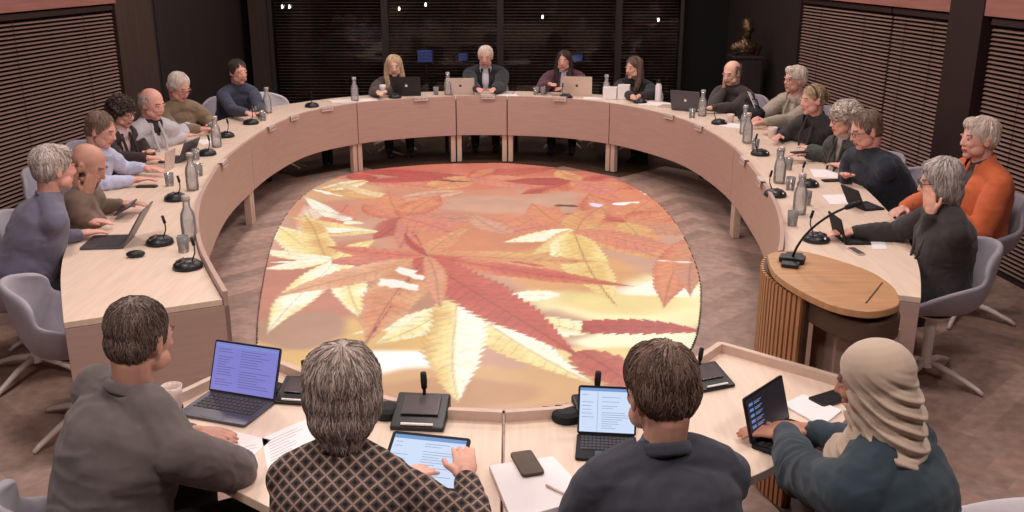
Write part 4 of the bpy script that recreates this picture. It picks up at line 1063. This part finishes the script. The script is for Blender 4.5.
def laptop(px, py, h, label, w=.31, d=.215, ang=108, col='silver', scr='scr_dark', text=None, logo_=True, keys=True, name='laptop', z=TOP, pos=None, logo_m='blackmat'):
    q = gp(px, py, .74) if pos is None else pos
    root = empty(name, (q.x, q.y, z), hd(h), label, 'laptop' if name == 'laptop' else 'tablet')
    MB().prism(rr(w, d, .01), 0, .012).build('base', col, root, .002)
    if keys:
        kb = MB()
        for r_ in range(5):
            n = 13
            for i in range(n):
                kb.box((-w*.43+w*.86*(i+.5)/n, d*.36-r_*d*.115, .0128), (w*.86/n*.82, d*.09, .003))
        kb.build('keyboard', 'key', root, .0006)
        MB().prism([(x, y-d*.32) for x, y in rr(w*.36, d*.26, .004)], .0122, .0130).build('touchpad', 'grey_metal' if col != 'silver' else 'gold', root)
    R = Matrix.Rotation(math.radians(90-ang), 3, 'X')       # lid leans away from the user
    hinge = V((0, d/2-.004, .012)); H_ = d*1.0
    def L(x, y, zz): return hinge+R @ V((x, y, zz))
    lid = MB(); n = rr(w, H_, .01); o = [L(x, .0, y+H_/2) for x, y in n]; o2 = [L(x, .007, y+H_/2) for x, y in n]; k = len(n)
    lid.add(o+o2, [tuple(range(k)), tuple(range(k, 2*k))[::-1]]+[(i, (i+1) % k, k+(i+1) % k, k+i) for i in range(k)])
    lo_ = lid.build('lid', col, root, .0015)
    sc = MB(); W, HH = w-.014, H_-.018
    def rect(x0, z0, x1, z1, dd, mi): sc.add([L(x0, dd, z0), L(x1, dd, z0), L(x1, dd, z1), L(x0, dd, z1)], [(0, 1, 2, 3)], mi)
    MB().add([L(-w/2+.003, -.001, .004), L(w/2-.003, -.001, .004), L(w/2-.003, -.001, H_-.003), L(-w/2+.003, -.001, H_-.003)], [(0, 1, 2, 3)]).build('bezel', 'black', lo_)
    z0 = .010; rect(-W/2, z0, W/2, z0+HH, -.0016, 0)
    mats = [scr, 'scr_text', 'scr_white', 'scr_bar', 'scr_text2', 'scr_icon']
    rnd = random.Random(int(px*7+py))
    if text == 'doc':
        rect(-W*.48, z0+HH*.93, W*.48, z0+HH*.955, -.0019, 3)
        for c0, c1 in ((-.44, -.16), (-.08, .44)):
            for r_ in range(15):
                if rnd.random() < .18: continue
                x1 = c0+(c1-c0)*rnd.uniform(.45, 1); zz = z0+HH*(.86-.053*r_); rect(W*c0, zz, W*x1, zz+HH*.014, -.0019, 1)
    elif text == 'page':
        rect(-W/2, z0+HH*.93, W/2, z0+HH, -.0019, 3); rect(-W*.18, z0+.002, -W*.172, z0+HH*.93, -.0019, 4)
        for c0, c1, nr in ((-.46, -.22, 7), (-.1, .44, 16)):
            for r_ in range(nr):
                if rnd.random() < .25: continue
                x1 = c0+(c1-c0)*rnd.uniform(.35, 1); zz = z0+HH*(.84-.05*r_*(1.7 if nr == 7 else 1)); rect(W*c0, zz, W*x1, zz+HH*.012, -.0019, 4)
    elif text == 'icons':
        for r_ in range(6):
            zz = z0+HH*(.80-.135*r_); rect(-W*.44, zz, -W*.34, zz+HH*.07, -.0019, 5); rect(-W*.31, zz+HH*.04, -W*.12, zz+HH*.06, -.0019, 5); rect(-W*.31, zz+HH*.005, -W*.17, zz+HH*.02, -.0019, 4)
    sc.build('display', mats, lo_)
    if logo_:
        g = MB(); logo(g, L(0, .0072, H_*.52), R, .016); g.build('emblem', logo_m, lo_)
    return root
def sheet(pxs, label, m='paper', th=.0014, z=None, name='paper_sheet', cat='paper', lines=0, bev=0, n_mat=None, z0=TOP):
    P_ = [gp(px, py, z0+th) for px, py in pxs]; c = sum(P_, V((0, 0, 0)))/len(P_)
    root = MB().prism([(p.x-c.x, p.y-c.y) for p in P_], 0, th); 
    o = root.build(name, m, None, bev); o.location = (c.x, c.y, z0); tag(o, label, cat)
    if lines:
        t = MB(); a, b, d_ = P_[0]-c, P_[1]-c, P_[3]-c
        for i in range(lines):
            v = .15+.72*i/lines; e = random.uniform(.5, .88)
            p0 = a+(b-a)*.1+(d_-a)*v; p1 = a+(b-a)*e+(d_-a)*v; w_ = (d_-a).normalized()*.003
            t.add([(p0.x, p0.y, th+.0004), (p1.x, p1.y, th+.0004), (p1.x+w_.x, p1.y+w_.y, th+.0004), (p0.x+w_.x, p0.y+w_.y, th+.0004)], [(0, 1, 2, 3)])
        t.build('printed_lines', 'paper_ink', o)
    return o
def slab(px, py, w, d, h, label, name='phone', cat='phone', th=.009, m='black', z0=TOP, scr=True):
    q = gp(px, py, z0); root = empty(name, (q.x, q.y, z0), hd(h), label, cat)
    MB().prism(rr(w, d, .012), 0, th).build('case', m, root, .002)
    if scr: MB().prism(rr(w-.006, d-.006, .010), th, th+.0006).build('display', 'screen_off' if m != 'black' else 'black', root)
    return root
def cup(px, py, label, handle=True, r=.036, hh=.095, m='ceramic', h=270, name='mug'):
    q = gp(px, py, .74); root = empty(name, (q.x, q.y, TOP), hd(h), label, 'cup')
    MB().lathe([(r*.72, 0), (r*.8, .003), (r, hh*.7), (r*1.06, hh), (r*.98, hh), (r*.9, hh*.7), (r*.7, .008), (.001, .007)], 28).build('body', m, root, smooth=True)
    MB().lathe([(.001, hh*.62), (r*.86, hh*.62), (r*.87, hh*.63), (.001, hh*.632)], 24).build('coffee', 'oak_dark', root)
    if handle: MB().tube([(0, r*.93, hh*.85), (0, r*1.5, hh*.82), (0, r*1.75, hh*.55), (0, r*1.45, hh*.28), (0, r*.85, hh*.22)], [.006, .006, .0065, .006, .006], 8).build('handle', m, root, smooth=True)
    return root

# ---- near desks
a, b = gp(178, 416, .75), gp(247, 428, .75); hl = hdg(a, b)-90
c_ = (a+b+gp(208, 389, .75)+gp(272, 400, .75))/4
laptop(235, 400, hl, 'open dark grey laptop with lilac document screen beside the white mug', w=(b-a).length, d=.20, ang=112, col='grey_metal', scr='scr_blue', text='doc', logo_=False, pos=c_)
cup(174, 409, 'white ceramic mug with handle beside the open grey laptop', h=265)
slab(163, 409, .07, .14, 60, 'black phone lying behind the white mug on the near desk')
sheet([(186, 436), (222, 428), (271, 440), (246, 462)], 'white printed sheet under the hand of the grey-jacketed person', lines=9)
sheet([(262, 438), (306, 419), (330, 436), (268, 474)], 'white printed sheet between the grey laptop and the patterned knit', lines=9)
put('unit', 300, 397, 'black microphone unit right of the open grey laptop', 8, 'microphone units on the near desk', scale=1.05)
put('unit', 421, 420, 'black microphone unit behind the tablet of the patterned-knit person', 5, 'microphone units on the near desk', scale=1.3)
put('unit', 603, 419, 'black microphone unit behind the lit tablet of the navy-blazer person', -12, 'microphone units on the near desk', scale=1.3)
put('unit', 708, 383, 'black microphone unit right of the tousled brown-haired head', -22, 'microphone units on the near desk', scale=1.05)
def flat_tablet(c, h, tilt, w, d, label, scr='scr_white', text='page', col='black', z=.79):
    root = empty('tablet', (c.x, c.y, z), hd(h), label, 'tablet')
    R = Matrix.Rotation(math.radians(tilt), 3, 'X'); mb = MB(); n = rr(w, d, .012); k = len(n)
    o = [R @ V((x, y, 0)) for x, y in n]; o2 = [R @ V((x, y, .009)) for x, y in n]
    mb.add(o+o2, [tuple(range(k))[::-1], tuple(range(k, 2*k))]+[(i, (i+1) % k, k+(i+1) % k, k+i) for i in range(k)]); mb.build('case', col, root, .0015)
    s = MB(); W, HH = w-.024, d-.024
    def rect(x0, y0, x1, y1, dd, mi): s.add([R @ V((x0, y0, dd)), R @ V((x1, y0, dd)), R @ V((x1, y1, dd)), R @ V((x0, y1, dd))], [(0, 1, 2, 3)], mi)
    rect(-W/2, -HH/2, W/2, HH/2, .0095, 0)
    if text:
        rect(-W/2, HH*.42, W/2, HH/2, .0099, 2); rnd = random.Random(4)
        for c0, c1, nr in ((-.46, -.24, 5), (-.05, .44, 14)):
            for r_ in range(nr):
                if rnd.random() < .2: continue
                x1 = c0+(c1-c0)*rnd.uniform(.35, 1); yy = HH*(.34-.055*r_*(1.6 if nr == 5 else 1)); rect(W*c0, yy, W*x1, yy+HH*.012, .0099, 1)
    s.build('display', [scr, 'scr_text2', 'scr_bar'], root); return root
flat_tablet(gp(425, 462, .80), 12, 28, .265, .20, 'lit white tablet held by the person in the patterned knit', z=.80)
laptop(606, 450, -12+18, 'lit white tablet standing in its case before the navy-blazer person', w=.205, d=.17, ang=112, col='blackmat', scr='scr_white', text='page', logo_=False, name='tablet')
a, b = gp(755, 442, .76), gp(789, 418, .76); hl = hdg(a, b)-90
q_ = (a+b)/2; fw = V((math.sin(math.radians(hl)), math.cos(math.radians(hl)), 0))
laptop(770, 440, hl, 'dark-screened tablet with blue icons and keyboard before the headscarf person', w=(b-a).length*1.12, d=.165, ang=106, col='blackmat', scr='scr_dark', text='icons', logo_=False, name='tablet', pos=q_-fw*.075)
pad = sheet([(489, 465), (553, 456), (592, 497), (512, 520)], 'thick white paper pad under the phone, before the navy-blazer person', th=.022, name='note_pad', cat='notepad', bev=.002)
slab(527, 465, .075, .15, -16, 'dark brown phone wallet lying on the white paper pad', z0=TOP+.0225, m='oak_dark', scr=False, name='phone', th=.012)
pen = empty('pen', (*gp(560, 490, .768).to_2d(), TOP+.0275), 0, 'slim pink-brown pen on the white paper pad', 'pen'); pa, pb = gp(546, 485, .768)-pen.location, gp(575, 499, .768)-pen.location
pa.z = pb.z = 0; MB().tube([pa, pa*.1+pb*.9], .0042, 8).build('barrel', 'gold', pen, smooth=True); MB().tube([pa*.1+pb*.9, pb], [.004, .001], 8).build('tip', 'black', pen, smooth=True)
sheet([(783, 404), (803, 394), (842, 410), (822, 426)], 'white paper stack beside the dark tablet on the near right desk', th=.008, lines=0)
slab(830, 400, .08, .16, 60, 'black phone lying beside the white paper stack on the near right desk', th=.014)
# ---- left desk
put('mic', 188, 268, 'black desk microphone nearest the end of the left desk')
put('mic', 160, 244, 'black desk microphone behind the lid of the left desk laptop')
put('mic', 176, 200, 'black desk microphone beside the carafe, in front of the shaven-headed person')
put('mic', 207, 155, 'black desk microphone in front of the pale-blue-shirt person')
put('mic', 226, 137, 'black desk microphone in front of the pale grey jacket')
put('mic', 251, 124, 'black desk microphone in front of the dark-blue-sweater person at the far left corner')
put('mic', 312, 107, 'black desk microphone beside the empty chair')
for px, py, lb in [(190, 240, 'near end of the left desk'), (193, 190, 'left desk, in front of the shaven-headed person'), (217, 147, 'left desk, by the white-pink scarf person'), (268, 113, 'far left corner, by the dark blue sweater'), (355, 101, 'left of the blonde woman')]:
    put('carafe', px, py, 'clear glass water carafe, '+lb)
for px, py, lb in [(184, 252, 'beside the carafe at the near end of the left desk'), (170, 186, 'left desk, alone right of the black phone'), (199, 176, 'left desk, behind the second carafe'), (196, 160, 'left desk, beside the grey jacket sleeve'), (212, 133, 'left desk, near the olive pullover hands'), (258, 116, 'left corner, by the dark blue sweater hands'), (263, 121, 'left corner, close to the rim')]:
    put('glass', px, py, 'clear water tumbler, '+lb)
laptop(108, 243, 84, 'open grey laptop on the left desk before the slate-blue sweater', w=.27, d=.24, ang=122, col='grey_metal', scr='scr_dark', logo_=False)
mo = MB().ell((0, 0, .012), (.032, .052, .021), None, 16).build('computer_mouse', 'black', None, smooth=True); mo.location = (*gp(136, 257, .74).to_2d(), TOP+.006); mo.rotation_euler = (0, 0, hd(75)); tag(mo, 'black mouse near the front end of the left desk', 'mouse')
flat_tablet(gp(126, 208, .80), 80, 28, .19, .13, 'grey tablet tilted in the hand of the shaven-headed person', 'scr_dark', None, 'grey_metal', z=.80)
slab(147, 187, .06, .15, 88, 'black phone on the left desk in front of the pale blue shirt')
laptop(160, 170, 92, 'light tablet propped upright before the pale-blue-shirt person', w=.2, d=.15, ang=100, col='silver', scr='scr_dark', logo_=False, name='tablet', keys=False)
laptop(176, 160, 100, 'dark laptop before the white-pink scarf person, lid open', w=.26, d=.18, ang=115, col='grey_metal', scr='scr_dark', logo_=False)
sheet([(196, 141), (213, 137), (222, 140), (203, 145)], 'white paper on the left desk near the pale grey jacket')
slab(206, 118, .14, .2, 110, 'grey tablet lying before the olive pullover person', 'tablet', 'tablet', .01, 'grey_metal')
PLT = lambda px, py, lb: place(PR['plate'], US['plate'], (*(inner[nearest(px, py)]-inn[nearest(px, py)]*(-.0)).to_tuple(), .7815), hd(facing(px, py)), lb)
for px, py, lb in [(265, 128, 'before the dark blue sweater at the left corner'), (293, 117, 'left bend, before the empty chair'), (333, 108, 'second one right of the empty chair'), (418, 98, 'under the dark laptop of the blonde woman'), (489, 96, 'before the suited white-haired man'), (557, 98, 'before the burgundy blazer'), (673, 116, 'before the dark laptop at the right bend'), (703, 126, 'under the carafe at the right bend'), (226, 163, 'left desk, middle'), (742, 158, 'right desk, by the cream cardigan'), (760, 180, 'right desk, by the silver-haired person')]:
    PLT(px, py, 'white name plate on the desk rim '+lb)
# ---- far desks
def onfar(dpx, py, off=.35):
    q = gp(dpx, py, .74); return q
laptop(0, 0, 176, 'large dark laptop in front of the blonde woman', w=.34, d=.225, ang=100, col='black', scr='scr_dark', pos=far(407, 96, 11.5), logo_m='white')
laptop(1, 0, 180, 'silver laptop left of the suited white-haired man', w=.34, d=.2, ang=104, col='silver', scr='scr_dark', pos=far(461, 95, 11.6))
laptop(2, 0, 186, 'pale gold laptop in front of the burgundy blazer', w=.36, d=.23, ang=102, col='gold', scr='scr_dark', pos=far(577, 96, 11.5))
laptop(3, 0, 214, 'dark laptop at the right bend between long-haired woman and dark-sweater man', w=.34, d=.22, ang=105, col='grey_metal', scr='scr_dark', pos=gp(690, 110, .74), logo_m='white')
for px, py, lb in [(448, 95, 'left of the silver laptop'), (606, 98, 'behind the white stand, right of the pale gold laptop'), (702, 116, 'right bend, by the dark sweater person'), (747, 143, 'right desk, before the cream cardigan'), (779, 183, 'right desk, before the silver curly hair'), (799, 214, 'right desk, nearest the lectern'), (744, 134, 'right desk, behind the first carafe')]:
    put('carafe', px, py, 'clear glass water carafe, '+lb)
for px, py, lb in [(543, 95, 'left of the pale gold laptop'), (536, 95, 'beside the burgundy blazer hand'), (692, 118, 'right bend, beside the dark laptop'), (436, 95, 'right of the dark laptop'), (755, 150, 'right desk by the upper carafe'), (788, 170, 'right desk behind the middle carafe'), (790, 190, 'right desk, front of the middle carafe'), (806, 205, 'right desk, beside the last carafe'), (792, 226, 'right desk, behind the lectern microphone'), (780, 160, 'right desk, near the held phone')]:
    put('glass', px, py, 'clear water tumbler, '+lb)
for px, py, h, lb in [(640, 103, None, 'before the long-haired woman in black'), (719, 124, None, 'before the dark sweater person'), (760, 155, None, 'right desk, before the bun-haired person'), (775, 196, None, 'right desk, between the carafes'), (816, 241, None, 'right desk, nearest the lectern'), (808, 186, None, 'right desk, by the tall tablet'), (395, 98, None, 'left of the dark far laptop'), (566, 98, None, 'behind the plate of the burgundy blazer')]:
    put('mic', px, py, 'black desk microphone, '+lb, h)
cup(383, 95, 'white paper cup left of the dark far laptop', False, .038, .12, 'white', name='paper_cup')
cup(477, 95, 'small white cup beside the suited white-haired man', False, .032, .07, 'white', name='cup')
cup(772, 138, 'white cup on right desk before the bun-haired person', False, .042, .10, 'ceramic', name='cup')
cup(730, 122, 'round white cup by the dark sweater person', False, .04, .08, 'ceramic', name='cup')
def far_sheet(px, py, w, d, h, label, th=.004, m='paper', name='paper_sheet', pos=None):
    q = gp(px, py, .74) if pos is None else pos; o = MB().prism(rr(w, d, .004, 2), 0, th).build(name, m); o.location = (q.x, q.y, TOP); o.rotation_euler = (0, 0, hd(h)); return tag(o, label, 'paper')
far_sheet(344, 101, .3, .22, 160, 'white papers on the far desk left of the carafe')
far_sheet(366, 100, .26, .2, 165, 'white papers on the far desk between carafe and paper cup')
far_sheet(507, 95.6, .25, .2, 175, 'white papers right of the suited white-haired man')
far_sheet(594, 98.5, .25, .16, 186, 'white papers right of the pale gold laptop')
far_sheet(655, 104, .34, .24, 205, 'white papers before the long-haired woman in black')
far_sheet(671, 107, .25, .2, 208, 'cream folder left of the dark right-bend laptop', .012, 'gold')
far_sheet(735, 126, .25, .22, 225, 'white papers under the hands of the dark sweater person')
# white stand behind the rim (two leaves)
r = empty('document_box', (*far(616, 97, 11.15).to_2d(), TOP), hd(192), 'white boxy document holder on the far desk, right of the pale gold laptop', 'box')
MB().box((-.09, 0, .085), (.14, .1, .17)).build('compartment', 'white', r, .006); MB().box((.07, 0, .07), (.16, .1, .14)).build('compartment', 'white', r, .006)
r = empty('bottle', (*gp(658, 101, .74).to_2d(), TOP), 0, 'white flask with black cap right of the long-haired woman', 'bottle')
MB().lathe([(.034, 0), (.037, .01), (.037, .17), (.022, .2), (.02, .21)], 20).build('body', 'white', r, smooth=True); MB().lathe([(.024, .205), (.024, .24), (.018, .245)], 16).build('cap', 'black', r, smooth=False)
# dark bag with paper at the right bend
r = empty('handbag', (*gp(750, 122, .74).to_2d(), TOP), hd(232), 'black soft bag on the desk beside the dark sweater person, paper sticking out', 'bag')
mb = MB(); mb.ell((0, 0, .09), (.17, .09, .09)); mb.ell((.08, 0, .1), (.09, .08, .1)); me = fuse(mb, .012, 4); c_ = arr(me); c_[:, 2] = np.maximum(c_[:, 2], 0); c_ += nrm(me)*(.008*vn(c_*18))[:, None]; setco(me, c_); finish(me, 'body', 'blackmat', r)
MB().tube([(-.1, 0, .15), (-.06, 0, .23), (.06, 0, .23), (.1, 0, .17)], .008, 8).build('handle', 'blackmat', r, smooth=True)
o = MB().box((0, 0, 0), (.004, .14, .2)).build('paper_sheet', 'paper'); o.location = (*gp(752, 114, .82).to_2d(), .95); o.rotation_euler = (.2, .5, hd(200)); tag(o, 'white folded paper standing in the black bag', 'paper')
# ---- right desk
sheet([(810, 169), (838, 170), (843, 178), (814, 177)], 'white paper before the silver curly-haired person', lines=0)
sheet([(822, 195), (846, 194), (868, 204), (830, 204)], 'white paper with pen under the standing tablet, right desk')
slab(832, 181, .07, .15, 262, 'black phone on right desk before the navy sweater')
laptop(866, 207, 255, 'dark tablet with keyboard before the navy sweater person', w=.2, d=.15, ang=118, col='blackmat', scr='scr_dark', logo_=False, name='tablet')
laptop(852, 240, 268, 'dark tablet with keyboard under the hand of the red-top person', w=.21, d=.15, ang=108, col='blackmat', scr='scr_dark', logo_=False, name='tablet')
sheet([(870, 240), (884, 240), (887, 249), (873, 249)], 'small white card beside the keyboard of the red-top person')
slab(856, 252, .05, .13, 350, 'silver phone beside the lectern edge on the right desk', m='silver')
slab(799, 153, .07, .13, 255, 'dark phone held up by the silver curly-haired person', z0=.83)
r = empty('microphone', (*gp(792, 262, 1.05).to_2d(), 1.0515), hd(-68), 'black gooseneck microphone standing on the oak lectern', 'microphone')
hv = gp(848, 207, 1.35)-r.location; Rz = Matrix.Rotation(-hd(-68), 3, 'Z'); hv = Rz @ hv
MB().prism(rr(.20, .075, .01), 0, .016).build('base_plate', 'black', r, .003); MB().prism(rr(.07, .11, .01), .004, .026).build('base_block', 'black', r, .003)
mb = MB(); pts = [V((0, 0, .02))]
a0 = V((0, 0, .02)); a3 = V(hv); a1 = a0+V((a3.x*.12, a3.y*.12, .12)); a2 = a0*.4+a3*.6+V((0, 0, .06))
for i in range(15):
    t = i/14; pts.append(a0*(1-t)**3+a1*3*t*(1-t)**2+a2*3*t*t*(1-t)+a3*t**3)
mb.tube(pts[1:], .0055, 8).build('gooseneck', 'black', r, smooth=True); d_ = (pts[-1]-pts[-2]).normalized()
MB().tube([pts[-1]-d_*.01, pts[-1]+d_*.02, pts[-1]+d_*.06], [.010, .012, .010], 10).build('microphone_head', 'blackmat', r, smooth=True)
# ---- cables under the far desks
for k, (px, py, w_) in enumerate([(372, 158, .12), (392, 158, .16), (382, 160, .2), (418, 140, .1), (466, 145, .12), (593, 152, .12), (600, 148, .16), (312, 165, .1), (290, 172, .12)]):
    q = gp(px, py, 0); q.y = min(q.y, 11.7) if 340 < px < 620 else q.y
    pts = [V((w_*math.sin(i*1.3+k), .12+.04*math.cos(i+k), .62-.60*i/9)) for i in range(10)]
    pts = [V((p.x, p.y)) for p in pts] and pts
    o = MB().tube([pts[0]]+[pts[i]*.5+pts[i+1]*.5 for i in range(9)]+[V((pts[-1].x+.05, pts[-1].y, .008))], .006, 6).build('power_cable', 'cable_white', None, smooth=True)
    o.location = (q.x, q.y+.15, 0); tag(o, 'pale loose cable hanging under the far desks', 'cable', 'cables hanging under the far desks')
# ---- bust on its plinth
r = empty('bust', (2.9, 12.0, 1.16), 0, 'bronze bust on a tall dark plinth in the right far corner', 'sculpture')
mb = MB(); mb.ell((0, 0, .33), (.075, .09, .10)); mb.ell((0, -.03, .27), (.05, .06, .07)); mb.chain([(0, 0, .24), (0, .01, .14)], [.055, .06]); mb.ell((0, .02, .10), (.17, .10, .09)); mb.chain([(-.14, .02, .09), (-.13, .02, .03)], [.06, .05]); mb.chain([(.14, .02, .09), (.13, .02, .03)], [.06, .05]); mb.ell((0, .01, .05), (.12, .09, .06)); mb.chain([(0, -.09, .33), (0, -.105, .31)], [.012, .016]); mb.ell((0, .02, .38), (.078, .085, .07))
me = fuse(mb, .008, 2); c_ = arr(me); c_ += nrm(me)*(.006*vn(c_*30)+.004*vn(c_*70))[:, None]; c_[:, 2] = np.maximum(c_[:, 2], .012); setco(me, c_); finish(me, 'figure', 'bronze', r)
MB().box((0, 0, .008), (.2, .18, .016)).build('plate', 'blackmat', r, .003)
r = empty('plinth', (2.9, 12.0, 0), 0, 'tall dark square plinth carrying the bronze bust', 'plinth')
MB().box((0, 0, .6), (.34, .34, 1.08)).build('shaft', 'dark_wall', r, .006); MB().box((0, 0, .03), (.40, .40, .06)).build('foot', 'dark_wall', r, .006); MB().box((0, 0, 1.145), (.38, .38, .03)).build('cap', 'dark_wall', r, .004)
# ---- chairs
def chair(x, y, h, label, light=False):
    return place(chB if light else chA, uB if light else uA, (x, y, 0), hd(h), label)
CN = ['person in the charcoal suit', 'person in the diamond-patterned knit', 'person in the navy blazer', 'person in the headscarf', 'person in the slate-blue sweater', 'shaven-headed bearded person', 'person in the pale blue shirt', 'person with the white-pink scarf', 'bald person in pale grey', 'person in the olive-tan pullover', 'person in dark blue at the corner',
      'blonde person at the far desk', 'white-haired person in black suit', 'person in the burgundy blazer', 'long brown-haired person in black', 'person in dark grey resting cheek', 'person in the cream cardigan', 'person with the blonde bun', 'person with curly silver hair', 'person in the dark navy sweater', 'person in the orange jacket', 'person in the red top']
for (o, h), nm in zip(PEOPLE, CN):
    f_ = V((math.sin(math.radians(h)), math.cos(math.radians(h))))
    chair(o.location.x, o.location.y, h, 'grey swivel shell chair under the '+nm)
q = V((-2.20, 4.46)); chair(q.x, q.y, 72, 'empty grey swivel chair at left edge beside the left desk end')
chair(-2.75, 10.75, 150, 'empty pale grey swivel chair at the far left desk bend', True)
q = gp(-60, 575, .45); chair(q.x, q.y, 60, 'grey swivel chair peeking in at the bottom left corner')
q = gp(1000, 590, .45); chair(q.x, q.y, -60, 'pale swivel chair peeking in at the bottom right corner', True)
#ITEMS_END
# ------------------------------------------------------------ LIGHT
def area(name, loc, size, power, col=(1, .88, .83), rot=(0, 0, 0), sy=None):
    l = bpy.data.lights.new(name, 'AREA'); l.energy = power; l.size = size; l.color = col
    if sy: l.shape = 'RECTANGLE'; l.size_y = sy
    o = bpy.data.objects.new(name, l); C.objects.link(o); o.location = loc; o.rotation_euler = rot; return o
for x in (-2.2, -.2, 1.9):
    for y in (1.6, 4.3, 7.0, 9.7, 12.0):
        area('ceiling_light', (x, y, H-.03), .5, 33 if y < 11 else 18)
w = bpy.data.worlds.new('World'); w.use_nodes = True; bpy.context.scene.world = w
w.node_tree.nodes['Background'].inputs[0].default_value = (.9, .75, .72, 1); w.node_tree.nodes['Background'].inputs[1].default_value = .05
# ------------------------------------------------------------ CAMERA
cam = bpy.data.cameras.new('camera'); co_ = bpy.data.objects.new('camera', cam); C.objects.link(co_)
cam.sensor_width = 36; cam.lens = F_PX/1024*36; co_.location = (0, 0, CAM_H); co_.rotation_euler = (PI/2-PITCH, 0, 0); cam.clip_start = .05
sc_ = bpy.context.scene; sc_.camera = co_
sc_.view_settings.view_transform = 'Standard'; sc_.view_settings.look = 'None'; sc_.view_settings.exposure = 0; sc_.view_settings.gamma = 1
try: sc_.view_settings.use_curve_mapping = False
except Exception: pass
